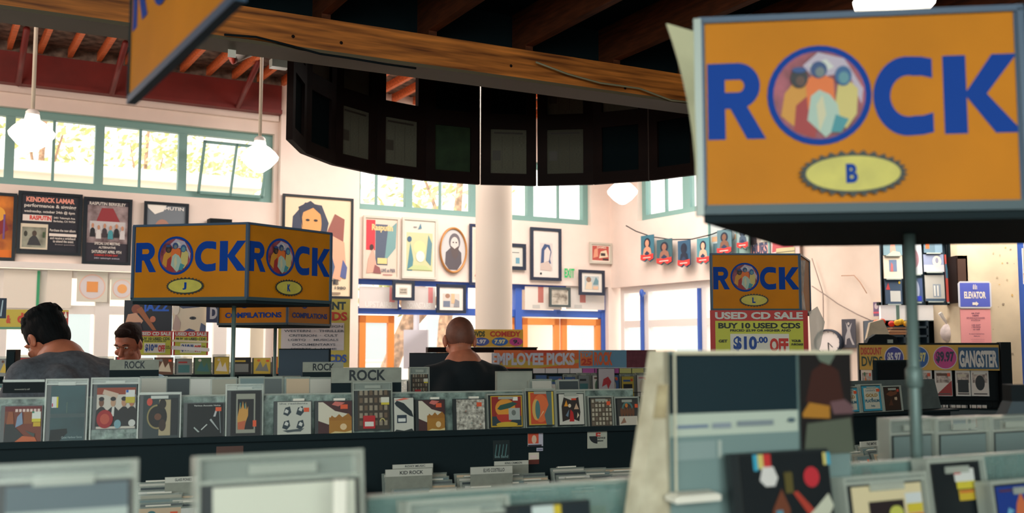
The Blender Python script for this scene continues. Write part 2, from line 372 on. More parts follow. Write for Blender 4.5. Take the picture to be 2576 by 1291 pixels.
b=MB(); b.tube([(0,0,0),(0,0,3.0)],.05,mat('pole_grey',(170,165,175),.5)); b.box(-.2,.2,-.12,.12,1.3,1.95,MC['pole_grey']); b.build('x') and None
o=bpy.data.objects['x']; o.name='parking_meter'; p=at(1047,860,17.5); o.location=(p.x,p.y,-.15); tag(o,'grey post with a box on the pavement outside the blue framed window','post')
# ------------------------------------------------------------------ mezzanine
MZ=Pl(0,5.9,28.3)
zb=MZ.uz(1288,217)[1]
b=MB(); ob(b,-7,5.2,0,.16,zb,zb+.175,M['beamw']); ob(b,-7,5.2,-.03,.19,zb-.018,zb,mat('beam_edge_strip',(96,84,62),.6)); 
struct(b.build('beam',None,MZ.p(0),MZ.a))
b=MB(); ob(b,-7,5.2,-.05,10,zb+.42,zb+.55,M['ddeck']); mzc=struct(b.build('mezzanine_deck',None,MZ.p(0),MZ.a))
src=None; u=-6.6
while u<5:
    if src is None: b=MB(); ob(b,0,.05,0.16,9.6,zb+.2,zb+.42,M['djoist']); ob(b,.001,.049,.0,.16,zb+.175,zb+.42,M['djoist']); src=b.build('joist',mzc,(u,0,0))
    else: o=src.copy(); COL.objects.link(o); o.parent=mzc; o.location=(u,0,0)
    u+=.6
# bulkhead behind the photographer and at the sides of the low ceiling
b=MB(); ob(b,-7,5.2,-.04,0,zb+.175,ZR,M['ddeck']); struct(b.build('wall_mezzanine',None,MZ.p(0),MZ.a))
pts=[]
for x,y in ((560,92),(640,98),(720,118),(800,140),(870,150),(960,165),(1040,176)):
    uu,z=MZ.off(.18).uz(x,y); pts.append((uu,-.215,z))
b=MB(); b.tube(pts,.006,M['black'],5); tag(b.build('cable',None,MZ.p(0),MZ.a),'thin black cable sagging along the left half of the amber timber beam','cable')
pts=[(MZ.off(.18).uz(x,y)[0],-.215,MZ.off(.18).uz(x,y)[1]) for x,y in ((1340,160),(1420,190),(1500,212),(1600,226),(1680,256),(1745,262))]
b=MB(); b.tube(pts,.006,mat('pale_wire',(150,140,110),.5),5); tag(b.build('cable',None,MZ.p(0),MZ.a),'pale wire pinned along the right half of the amber timber beam','cable')
for i,(x,y) in enumerate(((737,92),(858,108),(1285,166),(1572,222))):
    uu,z=MZ.off(.16).uz(x,y); b=MB(); b.lathe([(0.0001,.006),(.006,.004),(.009,0)],M['dark2'],10); o=b.build('bolt',bpy.data.objects['beam'],(uu,-.163,z)); o.rotation_euler=(math.pi/2,0,0)
# hanging tag and spotlight heads under the beam
p=at(584,108,5.1); b=MB(); b.box(-.02,.02,-.002,.002,-.075,0,M['paper']); b.tube([(0,0,0),(0,0,.03)],.002,M['black']); tag(b.build('paper_tag',None,p,MZ.a),'white paper tag hanging under the beam beside the angled sign','tag')
for i,(x,y,D,l) in enumerate(((625,140,7.0,'white spotlight head with red rim fixed among the orange joists'),(702,158,7.2,'small grey floodlight box under the orange joists near the screen'))):
    p=at(x,y,D); e=tag(empty('spotlight',p,.5),l,'lamp')
    b=MB()
    if i==0: b.tube([(-.1,0,-.03),(.02,0,.03)],[.035,.03],M['white'],12); b.tube([(-.12,0,-.04),(-.1,0,-.03)],.04,ink((200,60,40)),12); b.build('lamp_head',e)
    else: b.box(-.06,.06,-.04,.04,-.04,.02,M['silver']); b.build('lamp_head',e)
    b=MB(); b.tube([(0,0,.02),(.01,0,jz-p.z)],.012,M['black']); b.build('bracket',e)
# ------------------------------------------------------------------ curved hanging screen of framed panels
DC=Vector((.19,6.45,0)); DR=1.55; zb2=at(1350,467,8)[2]; PH=1.62
e=tag(empty('curved_screen',(DC.x,DC.y,zb2)),'dark curved hanging screen of framed newspaper panels below the beam','screen')
gaps={-1:1,0:1,2:1}
news=[mat('newsprint_a',(104,100,84),.9,noise=.18,nscale=60,stretch=(1,1,9)),mat('newsprint_b',(90,86,72),.9,noise=.2,nscale=70,stretch=(1,1,10)),mat('green_sheet',(40,58,34),.9,noise=.2,nscale=9),M['ddeck']]
kinds={-6:(3,3,3),-5:(3,1,3),-4:(0,1,3),-3:(0,None,1),-2:(2,3,3),-1:(0,3,3),0:(1,0,3),1:(3,1,0),2:(3,1,3),3:(3,3,3),4:(3,3,3),5:(3,3,3)}
stepA=16.5
for k in range(-6,6):
    a0=k*stepA; a=math.radians(a0+stepA/2); 
    W=2*DR*math.tan(math.radians(stepA/2)); g0=.012 if (k) in (-1,0,2) else .002; 
    x0=-W/2+g0; x1=W/2-.003; fw=.075
    px_=DR*math.sin(a); py_=DR*math.cos(a)
    b=MB(); rows=[(.09,.44),(.56,.86),(.98,1.28)]
    b.box(x0,x0+fw,-.02,.02,0,PH,M['dark2']); b.box(x1-fw,x1,-.02,.02,0,PH,M['dark2'])
    zz=0
    for r0,r1 in rows+[(PH,PH)]: b.box(x0+fw,x1-fw,-.02,.02,zz,r0,M['dark2']); zz=r1
    f=b.build('framed_panel',e,(px_,py_,0),-a)
    for (r0,r1),kd in zip(rows,kinds[k]):
        if kd is None: continue
        s=MB(); s.box(x0+fw-.005,x1-fw+.005,0,.012,r0-.005,r1+.005,news[kd])
        if kd in(0,1): s.art(x0+fw,r0,x1-x0-2*fw,r1-r0,[('r',.1,.9,.8,.04,(60,50,44)),('r',.32,.1,.008,.74,(60,50,44)),('r',.62,.1,.008,.74,(60,50,44)),('r',.06,.3,.22,.22,(70,62,52))],-.001)
        s.build('newspaper_sheet',f)
b=MB(); rr=[(DR*math.sin(math.radians(t)),DR*math.cos(math.radians(t)),PH+.03) for t in range(-99,100,6)]; b.tube(rr,.05,M['dark2'],6); b.build('top_rail',e)
for t in (-80,0,80):
    b=MB(); x,y=DR*math.sin(math.radians(t)),DR*math.cos(math.radians(t)); b.tube([(x,y,PH),(x,y,ZR-zb2)],.012,M['steel']); b.build('hanger_rod',e)
# ------------------------------------------------------------------ pendant lamps
def pendant(cx,cy,D,wpx,ztop,label,n=0):
    p=at(cx,cy,D); r=wpx/2*D/F
    e=tag(empty('pendant_lamp',p),label,'lamp','white glass pendant lamps')
    b=MB(); b.lathe([(r*.28,r*.95),(r*.34,r*.62),(r*.55,r*.5),(r*.85,r*.22),(r,r*.02),(r*.96,-r*.15),(r*.6,-r*.55),(r*.2,-r*.82),(.001,-r*.86)],M['lampg'],28); b.build('glass_shade',e)
    b=MB(); b.lathe([(.001,r*1.1),(r*.2,r*1.08),(r*.3,r*.98),(r*.3,r*.85)],M['white'],20); b.build('lamp_holder',e)
    b=MB(); b.tube([(0,0,r),(0,0,ztop-p.z)],.016,M['cord'],8); b.build('rod',e)
    l=bpy.data.lights.new('bulb','POINT'); l.energy=14; l.shadow_soft_size=r; l.color=(1,.93,.82); o=bpy.data.objects.new('bulb',l); COL.objects.link(o); o.parent=e; o.location=(0,0,-r*1.1)
pendant(80,335,8.0,112,jz,'white glass pendant lamp on a long rod, leftmost of the lamps in the high windows')
pendant(653,395,9.4,96,jz,'white glass pendant lamp on a rod in front of the open tilted window')
pendant(1566,482,11.7,78,ZR,'small far white pendant lamp below the curved screen')
pendant(2250,0,3.6,208,zb+.4,'large white pendant lamp glowing just above the nearest yellow sign')
# ------------------------------------------------------------------ WALL PICTURES
WAf=WA.off(.02); WAp=WA.off(.12); WBf=WB.off(.03)
def picture(pl,x0,y0,x1,y1,items,label,cat='poster',frame=(20,30,40),fw=.035,name='framed_poster',th=.03,group=None,base=(235,228,214),glass=True):
    u0,u1,z0,z1=pl.rect(x0,y0,x1,y1); W=u1-u0; H=z1-z0
    e=tag(empty(name,pl.p(u0,.001,z0),pl.a),label,cat,group)
    if frame:
        fm=ink(frame,.35); b=MB()
        for q in ((0,fw,0,H),(W-fw,W,0,H),(fw,W-fw,0,fw),(fw,W-fw,H-fw,H)): b.box(q[0],q[1],-th,0,q[2],q[3],fm)
        b.build('frame',e)
    else: fw=0
    b=MB(); b.box(fw,W-fw,-.012,0,fw,H-fw,ink(base)); b.art(fw,fw,W-2*fw,H-2*fw,items,-.0125,.0012); b.build('print',e)
    return e
lines=lambda x,w,ys,h,c:[('r',x,y,w,h,c) for y in ys]
fig=lambda x,y,s,body,head:[('p',[(x-.5*s,y),(x-.42*s,y+.9*s),(x-.15*s,y+1.15*s),(x+.15*s,y+1.15*s),(x+.42*s,y+.9*s),(x+.5*s,y)],body),('e',x,y+1.42*s,.24*s,.3*s,head)]
picture(WAf,-75,484,40,655,[('r',0,0,1,1,photo((190,70,30),(240,140,40),4)),('r',0,0,1,.12,(235,120,30)),('p',[(.1,.2),(.5,.5),(.3,.8)],(90,30,60)),('p',[(.5,.3),(.9,.45),(.7,.75)],(140,40,40)),('e',.6,.7,.2,.12,(240,170,60)),('r',.75,.3,.05,.4,(120,80,140))],'orange and red framed concert poster cut by the left edge of view')
K=(30,32,44); PK=(245,160,140); Wt=(235,225,215)
picture(WAf,43,485,205,641,[('r',0,0,1,1,K),('tb','KENDRICK LAMAR',.08,.87,.84,.09,PK),('t','performance & signing',.05,.76,.9,.08,Wt),('t','wednesday, october 24th @ 6pm',.05,.67,.88,.06,Wt),
 ('r',.03,.53,.5,.11,(240,225,215)),('tb','RASPUTIN',.15,.55,.37,.08,(220,60,50)),('t','2401 Telegraph Ave.',.56,.58,.38,.045,Wt),('t','Berkeley, CA 94704',.56,.52,.38,.045,Wt),
 ('r',.0,.03,.47,.45,(228,215,190)),('r',.03,.06,.41,.36,photo((120,120,100),(190,190,170),5)),('p',[(.12,.1),(.16,.22),(.24,.3),(.3,.22),(.36,.1)],(60,60,62)),('e',.24,.31,.04,.05,(80,66,56)),('e',.09,.3,.03,.05,(60,60,50)),('r',.38,.24,.04,.1,(70,90,60)),
 ('t','Purchase the new album',.5,.36,.45,.045,Wt),('r',.49,.275,.48,.05,(238,226,216)),('t','and receive a wristband',.51,.22,.44,.045,Wt),('t','to attend the event',.56,.165,.36,.045,Wt),('t','limited quantities',.6,.11,.34,.035,(150,140,140))],'black framed signing poster with pink and white lettering, left wall')
picture(WAf,208,499,330,666,[('r',0,0,1,1,(44,40,52)),('r',.02,.3,.96,.62,photo((110,70,76),(190,170,170),6)),('t','RASPUTIN BERKELEY',.06,.925,.86,.05,Wt),('p',[(.2,.6),(.35,.88),(.62,.88),(.84,.6)],(150,50,56)),('r',.08,.46,.84,.2,(200,196,196))]+
 [z for i in range(6) for z in fig(.15+.14*i,.4-.03*(i%2),.13,[(26,28,34),(220,215,210),(60,50,56),(70,150,160),(30,30,36),(210,205,205)][i],(196,140,110))]+
 [('t','SPECIAL LIVE MEETING',.2,.27,.6,.045,Wt),('t','ALTERNATIVE',.3,.21,.4,.035,Wt),('t','SATURDAY APRIL 9TH',.14,.13,.7,.05,Wt),('t','COMING STORE DAY',.2,.085,.56,.03,(220,60,50)),('t','2401 telegraph avenue',.2,.03,.6,.035,(180,180,190))],'dark framed poster of a seated band with red edges, right of the black lettered poster')
picture(WAf,361,510,473,610,[('r',0,0,1,1,(120,128,136)),('e',.4,.3,.2,.28,(180,130,110)),('p',[(.1,0),(.25,.12),(.6,.12),(.8,0)],(60,60,66)),('p',[(0,1),(.5,1),(.42,.82),(.2,.72),(.02,.9)],(250,244,234)),('t','MUTIN',.45,.86,.5,.1,(240,235,230)),('e',.33,.36,.02,.02,(40,30,30)),('e',.47,.36,.02,.02,(40,30,30))],'small framed portrait poster partly hidden by the sign marked J')
b=MB(); u0,u1,z0,z1=WAf.rect(520,554,575,600); b.box(0,u1-u0,-.16,0,0,z1-z0,M['black']); b.box(.03,u1-u0-.03,-.17,-.16,.05,z1-z0-.05,M['dark']); tag(b.build('wall_speaker',None,WAf.p(u0,0,z0),WA.a),'black wall loudspeaker just showing above the sign marked J','speaker')
picture(WAp,708,494,886,750,[('r',0,0,1,1,(238,214,180)),('p',[(.1,.55),(.12,.8),(.3,.95),(.55,.93),(.66,.75),(.6,.55)],(60,66,86)),('e',.4,.74,.15,.2,(222,160,96)),('p',[(.27,.68),(.25,.84),(.42,.9),(.56,.82),(.52,.9),(.38,.97),(.2,.9)],(50,56,76)),('e',.34,.77,.03,.012,(50,40,40)),('e',.46,.77,.03,.012,(50,40,40)),('e',.4,.63,.05,.012,(150,70,60)),('p',[(.6,.6),(.75,.85),(.9,.8),(.88,.5),(.72,.45)],(150,90,80)),
 ('p',[(.66,.2),(.6,.5),(.72,.62),(.9,.56),(.93,.3),(.85,.16)],(226,170,140)),('p',[(.66,.2),(.62,.4),(.7,.44),(.76,.3),(.72,.18)],(80,100,130)),('p',[(.84,.2),(.88,.38),(.95,.3),(.93,.18)],(90,100,150)),('tb','LIVE',.5,.12,.32,.05,(50,50,60)),('t','tour 1980',.55,.07,.38,.03,(60,60,70)),('r',.6,.02,.25,.02,(150,130,110))],'large cream framed poster with a long-haired face, on the pilaster behind the sign marked K',fw=.03)
picture(WAf,912,545,1003,702,[('r',0,0,1,1,(226,206,188)),('r',.03,.45,.28,.52,(214,60,70)),('r',.32,.2,.38,.7,(86,96,116)),('p',[(.6,.25),(.95,.5),(.98,.95),(.7,.8)],(120,160,160)),('tb','Rasputin',.2,.76,.66,.14,(230,200,140)),('p',[(.05,.05),(.1,.3),(.25,.5),(.32,.3),(.4,.08)],(220,170,150)),('e',.2,.5,.06,.05,(70,50,50)),('r',.38,.22,.3,.1,(226,206,140)),('p',[(.25,.06),(.3,.2),(.45,.16),(.5,.05)],(150,90,90)),('t','LIVE at PIER',.5,.08,.44,.06,(90,90,110)),('r',.55,.03,.3,.015,(180,120,120))],'pale framed poster with a red corner and a tall grey figure, below the high windows',frame=(214,204,190),fw=.03)
picture(WAf,1010,550,1098,702,[('r',0,0,1,1,(228,218,204)),('r',.08,.1,.84,.68,(206,206,160)),('e',.5,.52,.2,.12,(226,216,160)),('p',[(.1,.1),(.2,.6),(.3,.3),(.26,.1)],(90,140,150)),('p',[(.7,.3),(.78,.75),(.9,.6),(.86,.2)],(100,140,150)),('e',.17,.66,.07,.05,(70,100,130)),('e',.52,.36,.14,.1,(240,236,220)),('p',[(.44,.84),(.52,.95),(.56,.86)],(90,130,150)),('p',[(.1,.12),(.9,.12),(.7,.2),(.3,.2)],(196,206,150)),('r',.3,.87,.1,.02,(150,150,150))],'faded cream and green framed poster left of the oval portrait',frame=(214,208,196),fw=.03)
# oval
u0,u1,z0,z1=WAf.rect(1105,572,1173,688); rx,rz=(u1-u0)/2,(z1-z0)/2
e=tag(empty('oval_portrait',WAf.p((u0+u1)/2,0,(z0+z1)/2),WA.a),'oval gold framed portrait of a bearded man beside the white column','picture')
b=MB(); n=40
vs=[];
for k in range(n):
    a=2*math.pi*k/n
    for rr_,y in ((1,0),(1,-.03),(.96,-.045),(.9,-.02),(.9,0)): vs.append((rx*rr_*math.cos(a),y,rz*rr_*math.sin(a)))
b.add(vs,[(k*5+j,k*5+j+1,((k+1)%n)*5+j+1,((k+1)%n)*5+j) for k in range(n) for j in range(4)],mat('gold_frame',(200,140,80),.35,metal=.3),True); b.build('frame',e)
b=MB(); b.art(0,0,1,1,[('p',ell(0,0,rx*.92,rz*.92,36),(206,204,204)),('p',[(-.6*rx,-.6*rz),(-.55*rx,-.1*rz),(-.2*rx,.1*rz),(.3*rx,.1*rz),(.6*rx,-.1*rz),(.62*rx,-.55*rz),(.3*rx,-.85*rz),(-.3*rx,-.85*rz)],(92,86,92)),('p',ell(.1*rx,.36*rz,.42*rx,.38*rz),(110,104,110)),('p',ell(.1*rx,.28*rz,.3*rx,.3*rz),(216,206,200)),('p',[(-.2*rx,.2*rz),(-.1*rx,-.25*rz),(.15*rx,-.4*rz),(.38*rx,-.2*rz),(.4*rx,.2*rz),(.1*rx,.06*rz)],(96,84,84)),('p',ell(0,.34*rz,.06*rx,.03*rz),(60,56,60)),('p',ell(.22*rx,.34*rz,.06*rx,.03*rz),(60,56,60))],-.01); b.build('print',e)
picture(WAf,1180,566,1262,718,[('r',.05,.05,.9,.9,(230,210,190)),('p',[(.1,.1),(.3,.5),(.4,.2)],(170,80,60)),('p',[(.3,.5),(.4,.8),(.6,.6)],(90,140,160))],'tall black framed print half hidden behind the white column',frame=(30,46,80))
FB=(34,46,66)
picture(WA.off(.07),986,706,1041,756,[('r',.0,.0,1,1,(240,232,222)),('r',.25,.2,.5,.5,(206,196,180)),('t','ABNER',.3,.48,.4,.12,(110,100,90)),('t','RICHARD',.3,.3,.4,.12,(110,100,90))],'small black framed certificate hung over the blue transom rail',frame=FB,fw=.04)
picture(WA.off(.07),1097,716,1170,788,[('r',0,0,1,1,(240,234,226)),('r',.15,.12,.7,.6,(216,206,196)),('e',.35,.62,.1,.1,(170,130,110)),('r',.17,.14,.28,.26,(120,130,150)),('r',.5,.3,.14,.42,(236,190,150)),('p',[(.6,.14),(.66,.5),(.84,.4),(.84,.14)],(150,150,156))],'square black framed collage over the blue transom left of the column',frame=FB,fw=.04)
picture(WAf,1262,613,1321,679,[('r',0,0,1,1,(216,214,204)),('r',.3,.7,.5,.03,(90,90,90)),('e',.3,.5,.08,.08,(150,180,180)),('r',.6,.15,.22,.3,(110,160,180))],'small black framed picture just right of the column',frame=FB,fw=.05)
picture(WAf,1333,574,1410,706,[('r',0,0,1,1,(232,222,214)),('r',.27,.14,.5,.6,(214,204,200)),('p',[(.3,.3),(.33,.6),(.45,.72),(.65,.7),(.72,.55),(.66,.4),(.7,.3)],(64,84,124)),('p',[(.42,.32),(.44,.58),(.56,.66),(.68,.56),(.62,.36)],(226,210,204)),('p',[(.28,.16),(.3,.3),(.6,.35),(.74,.2),(.7,.14)],(206,186,176)),('e',.3,.08,.04,.025,(50,60,60))],'tall black framed drawing of a head with a wide white mat',frame=FB,fw=.045)
picture(WAf,1482,611,1537,664,[('r',.06,.08,.88,.84,(196,90,80)),('t','GAMES',.3,.78,.5,.12,(240,220,200)),('p',[(.1,.2),(.16,.7),(.34,.8),(.36,.3)],(230,160,130)),('p',[(.4,.2),(.5,.6),(.8,.7),(.9,.3)],(240,220,190)),('r',.5,.35,.24,.16,(70,60,60)),('r',.6,.1,.3,.1,(60,50,50))],'small pale framed red print near the wall corner',frame=(206,200,186),fw=.03)
picture(WA.off(.06),1455,680,1519,743,[('r',0,0,1,1,(236,230,220)),('r',.15,.12,.7,.72,(190,200,200)),('e',.35,.66,.12,.14,(150,120,100)),('p',[(.17,.14),(.25,.5),(.5,.55),(.52,.14)],(226,206,180)),('p',[(.55,.4),(.7,.8),(.82,.6),(.8,.4)],(110,150,160)),('r',.55,.14,.26,.18,(226,190,160))],'square black framed picture overlapping the right end of the blue rail',frame=FB,fw=.045)
picture(WA.off(.06),1380,723,1433,773,[('r',.04,.04,.92,.92,photo((176,160,140),(226,216,200),9)),('r',.1,.5,.8,.03,(120,110,100))],'small dark framed brown print hung on the blue rail right of the column',frame=(70,80,80),fw=.035)
u0,u1,z0,z1=WAf.rect(1419,676,1444,699); b=MB(); b.text('EXIT',0,0,u1-u0,z1-z0,0,emit('exit_green',(30,180,100),.15),.03)
o=b.build('lettering',None); e=tag(empty('exit_sign',WAf.p(u0,0,z0),WA.a),'clear exit sign with green letters between two framed pictures','sign'); o.parent=e; o.location=(0,-.012,0)
b=MB(); b.box(-.05,u1-u0+.05,-.01,0,-.04,z1-z0+.04,clear('exit_plate',(245,240,235),.08,.1)); b.build('plate',e)
# decals hung in the lower left window
for (x,y,wpx,l,sq) in ((232,722,64,'round orange and white record decal with a square centre in the left window',1),(307,727,48,'smaller round orange record decal in the left window, right of the other',0)):
    pl=WA.off(-.05); u,z=pl.uz(x,y); r=wpx/2*12/F
    e=tag(empty('window_decal',pl.p(u,0,z),WA.a),l,'decal'); b=MB(); b.box(-r*1.15,r*1.15,-.008,0,-r*1.2,r*1.2,mat('decal_card',(225,220,205),.8)); b.build('card',e)
    b=MB(); b.art(0,0,1,1,[('e',0,0,r,r*1.02,(240,200,180)),('e',0,0,r*.9,r*.92,(226,216,216)),('r',-r*.42,-r*.42,r*.84,r*.84,(240,160,90)) if sq else ('e',0,0,r*.5,r*.5,(244,176,110))],-.009,.002); b.build('disc',e)
for (x0,x1,l) in ((8,92,'pale paper blind panel in the left window beside a green edge'),(118,180,'cream paper blind panel in the left window left of the decals')):
    pl=WA.off(-.05); u0,u1,z0,z1=pl.rect(x0,680,x1,775); b=MB(); b.box(0,u1-u0,-.01,0,0,z1-z0,mat('blind_paper',(238,228,214),.9)); 
    if x0<10: b.box(u1-u0,u1-u0+.03,-.015,0,-.05,z1-z0,ink((60,160,110)))
    tag(b.build('window_blind',None,pl.p(u0,0,z0),WA.a),l,'paper')
pl=WA.off(-.05)
for (x0,y0,x1,y1,t,l,cl) in ((903,722,1000,776,'UPSTAIRS','frosted sign panel in the transom, left of the two',(225,216,212)),(1010,722,1095,779,'DOWNSTAIRS','frosted sign panel in the transom, right of the other',(222,212,208)),(1320,722,1412,779,'','frosted film panel in the transom right of the column',(232,222,212)),(1424,722,1520,779,'','frosted film panel in the transom at the corner',(228,220,212))):
    u0,u1,z0,z1=pl.rect(x0,y0,x1,y1); b=MB(); b.box(0,u1-u0,-.008,0,0,z1-z0,ink(cl))
    b.art(0,0,u1-u0,z1-z0,([('r',.78,.3,.14,.7,(225,140,140))] if t else [('r',.35,.3,.15,.7,(196,120,110)),('r',.2,.05,.2,.15,(200,196,190))])+([('t',t,.15,.05,.7,.26,(240,236,232))] if t else []),-.009,.002)
    tag(b.build('transom_panel',None,pl.p(u0,0,z0),WA.a),l,'sign')
# pennants on the right wall -------------------------------------------------
ps=[(1575,568),(1600,582),(1640,596),(1690,603),(1740,602),(1790,590),(1850,566)]
pl=WB.off(.1); b=MB(); pp=[]
for x,y in ps: u,z=pl.uz(x,y); pp.append(pl.p(u,0,z))
b.tube(pp,.008,M['black'],5); tag(b.build('bunting_string',None),'black string sagging across the right wall holding poster pennants','string')
for i,(x0,x1,y0,y1,c1,c2,l) in enumerate(((1614,1646,592,660,(60,120,140),(226,160,130),'blue pennant with a dark-haired woman, leftmost on the string'),(1654,1692,602,668,(60,100,110),(160,110,90),'blue pennant with a bearded man, second on the string'),(1707,1738,605,674,(50,90,120),(30,40,60),'blue pennant with a dark standing figure, third on the string'),(1755,1786,599,666,(90,150,160),(236,180,150),'pale blue pennant with a woman, just left of the sign marked L'),(1806,1842,578,642,(96,130,140),(130,90,70),'grey pennant with a man in glasses, above the left of the sign marked L'),(1856,1884,566,628,(150,170,170),(70,90,110),'slanted white and red pennant above the centre of the sign marked L'))):
    P=WB.off(.11+.01*i); u0,u1,z0,z1=P.rect(x0,y0,x1,y1); W=u1-u0;H=z1-z0
    b=MB(); n=6; vs=[]
    for k in range(n+1):
        for j in range(2): vs.append((j*W+.04*W*math.sin(k),-.03*math.sin(k*1.1+j*.8),H*k/n if k else (0)))
    b.slab([(0,.1*H),(W*.3,.02*H),(W*.5,.1*H),(W*.7,0),(W,.1*H),(W,H),(0,H)],-.012,0,ink(c1))
    b.art(0,0,W,H,[('e',.5,.7,.26,.2,(30,40,60)),('e',.5,.7,.15,.13,c2),('p',[(.15,.2),(.25,.5),(.42,.58),(.6,.58),(.78,.5),(.88,.2)],c2),('p',[(.3,.32),(.5,.42),(.7,.32),(.6,.26),(.4,.26)],(40,60,90)),('p',[(.0,.12),(.3,.06),(.5,.14),(.7,.04),(1,.12),(1,.3),(.5,.26),(0,.3)],(226,60,56)),('r',.2,.15,.6,.04,(240,200,190))],-.013,.002)
    tag(b.build('pennant',None,P.p(u0,0,z0),WB.a),l,'pennant','poster pennants on the string')
# poster panels above sign L
for i,(x0,x1,base,it,l) in enumerate(((1789,1858,(196,206,206),[('r',.05,.5,.9,.14,(226,180,140)),('r',.1,.1,.35,.35,(90,120,130)),('e',.7,.6,.2,.15,(150,160,160))],'pale magazine page pinned up behind the string, leftmost'),(1860,1888,(150,180,176),[('p',[(.2,.3),(.5,.9),(.9,.7),(.7,.2)],(90,120,120))],'narrow grey-green print pinned up behind the string'),
   (1890,1934,(186,170,160),[('r',0,.0,1,.36,(236,170,160)),('tb','MURS',.05,.1,.9,.34,(70,80,110)),('r',0,.4,.35,.6,(60,50,56)),('e',.6,.75,.1,.2,(236,220,190)),('r',.62,.45,.38,.2,(206,206,190))],'poster lettered MURS in blue above the sign marked L'),(1940,2012,(226,200,196),[('p',[(.05,.2),(.1,.8),(.5,.95),(.9,.7),(.8,.3)],(196,90,96)),('p',[(.4,.5),(.6,.85),(.8,.7),(.7,.45)],(236,226,214)),('r',.2,.05,.65,.25,(206,196,150)),('r',.2,.17,.65,.02,(120,110,90))],'pink and cream poster above the right end of the sign marked L'))):
    P=WB.off(.05); u0,u1,z0,z1=P.rect(x0,545,x1,650); b=MB(); b.box(0,u1-u0,-.01,0,0,z1-z0,ink(base)); b.art(0,0,u1-u0,(z1-z0)*.85,it,-.012,.002)
    e=tag(b.build('wall_poster',None,P.p(u0,0,z0),WB.a),l,'poster'); f=MB(); f.box(-.03,0,-.03,0,0,z1-z0,M['teal']); f.build('edge_strip',e)
# ------------------------------------------------------------------ ROCK SIGNS
Lr=[('p',[(0,0),(.26*.8,0),(.26*.8,1),(0,1)])]
def rock(x,z,w,h,k):
    "letter shapes inside a box"
    L={'R':[[(0,0),(.3,0),(.3,1),(0,1)],[(.2,.78),(.55,.78),(.55,1),(.2,1)],arc(.52,.70,.085,.30,-90,90,14,1.25),[(.2,.40),(.55,.40),(.55,.615),(.2,.615)],[(.36,.44),(.66,.44),(.98,0),(.66,0)]],
       'C':[[(.56+.561*math.cos(math.radians(a)),.5+.51*math.sin(math.radians(a))) for a in range(84,277,8)]+[(.8,.0),(.97,.03),(.97,.28),(.8,.245)]+[(.58+.3*math.cos(math.radians(a)),.5+.265*math.sin(math.radians(a))) for a in range(284,75,-8)]+[(.8,.755),(.97,.72),(.97,.97),(.8,1.0)]],
       'K':[[(0,0),(.31,0),(.31,1),(0,1)],[(.28,.5),(.66,1),(1,1),(.58,.5)],[(.28,.5),(.58,.5),(1.04,0),(.68,0)]]}[k]
    return [[(x+a*w,z+b_*h) for a,b_ in p] for p in L]
def rock_art(b,W,H,letter,y=-.001):
    B=M['rblue']
    b.flat([(0,0),(W,0),(W,H),(0,H)],y,M['yel']); y-=.0006
    for k,x0,x1 in (('R',.018,.208),('C',.545,.735),('K',.762,.99)):
        for i_,p in enumerate(rock(x0*W,.365*H,(x1-x0)*W,.405*H,k)): b.flat(p,y-.00012*i_,B)
    cx,cz,r=.375*W,.585*H,.262*H; q=MB
    Y=y-.0008
    def e(ax,az,ra,rb,c,mm=None):
        nonlocal Y; Y-=.0003; b.flat(ell(cx+ax*r,cz+az*r,ra*r,rb*r,20 if ra<.8 else 36),Y,mm or ink(c))
    def p(pts,c):
        nonlocal Y; Y-=.0003; b.flat([(cx+a_*r,cz+b_*r) for a_,b_ in pts],Y,ink(c))
    e(0,0,1,1,None,B); e(0,0,.88,.88,None,photo((140,40,56),(176,80,96),30))
    p([(.0,.86),(-.3,.6),(-.1,.35),(.3,.4),(.62,.3),(.8,-.2),(.84,.1),(.5,.72)],(186,170,186)); p([(-.2,.6),(.15,.72),(.3,.55),(.05,.45)],(206,206,196))
    p([(-.74,-.4),(-.66,.05),(-.45,.3),(-.2,.22),(-.15,-.4),(-.4,-.7)],(206,140,40)); p([(-.5,-.7),(-.45,-.2),(-.1,.1),(0,-.4),(-.1,-.86)],(160,40,40))
    p([(-.22,-.3),(-.26,.3),(.0,.46),(.28,.3),(.3,-.2),(.05,-.1)],(226,110,40)); p([(.25,-.5),(.36,.2),(.55,.3),(.74,.1),(.7,-.4),(.5,-.68)],(206,186,110))
    p([(-.24,-.5),(-.16,-.02),(.0,.1),(.2,.0),(.34,-.2),(.4,-.6),(.1,-.85)],(170,190,176)); p([(.2,-.75),(.3,-.4),(.55,-.5),(.4,-.76)],(60,140,150)); p([(-.02,-.75),(-.06,-.2),(.06,-.0),(.12,-.4)],(206,196,160))
    e(-.38,.34,.17,.2,(36,34,40)); e(0,.5,.16,.17,(40,70,120)); e(.46,.36,.16,.2,(40,90,140)); e(.02,.45,.09,.1,(110,120,120)); e(.47,.32,.1,.12,(90,140,150)); e(-.36,.28,.09,.1,(90,60,50)); e(-.38,.5,.14,.06,(30,70,130))
    # badge
    gx,gz=.472*W,.17*H
    if not letter: return
    b.flat(gear(gx,gz,.158*W,.1*H,30,.16),Y-.0003,ink((40,46,40))); b.flat(ell(gx,gz,.147*W,.09*H,36),Y-.0008,mat('badge_yellow',(204,190,80),.5,noise=.06,nscale=30)); 
    lw=.034*H*1.5; b.text(letter,gx-lw/2-.006*W,gz-.05*H,lw*1.15,.1*H,Y-.0013,B,.05)
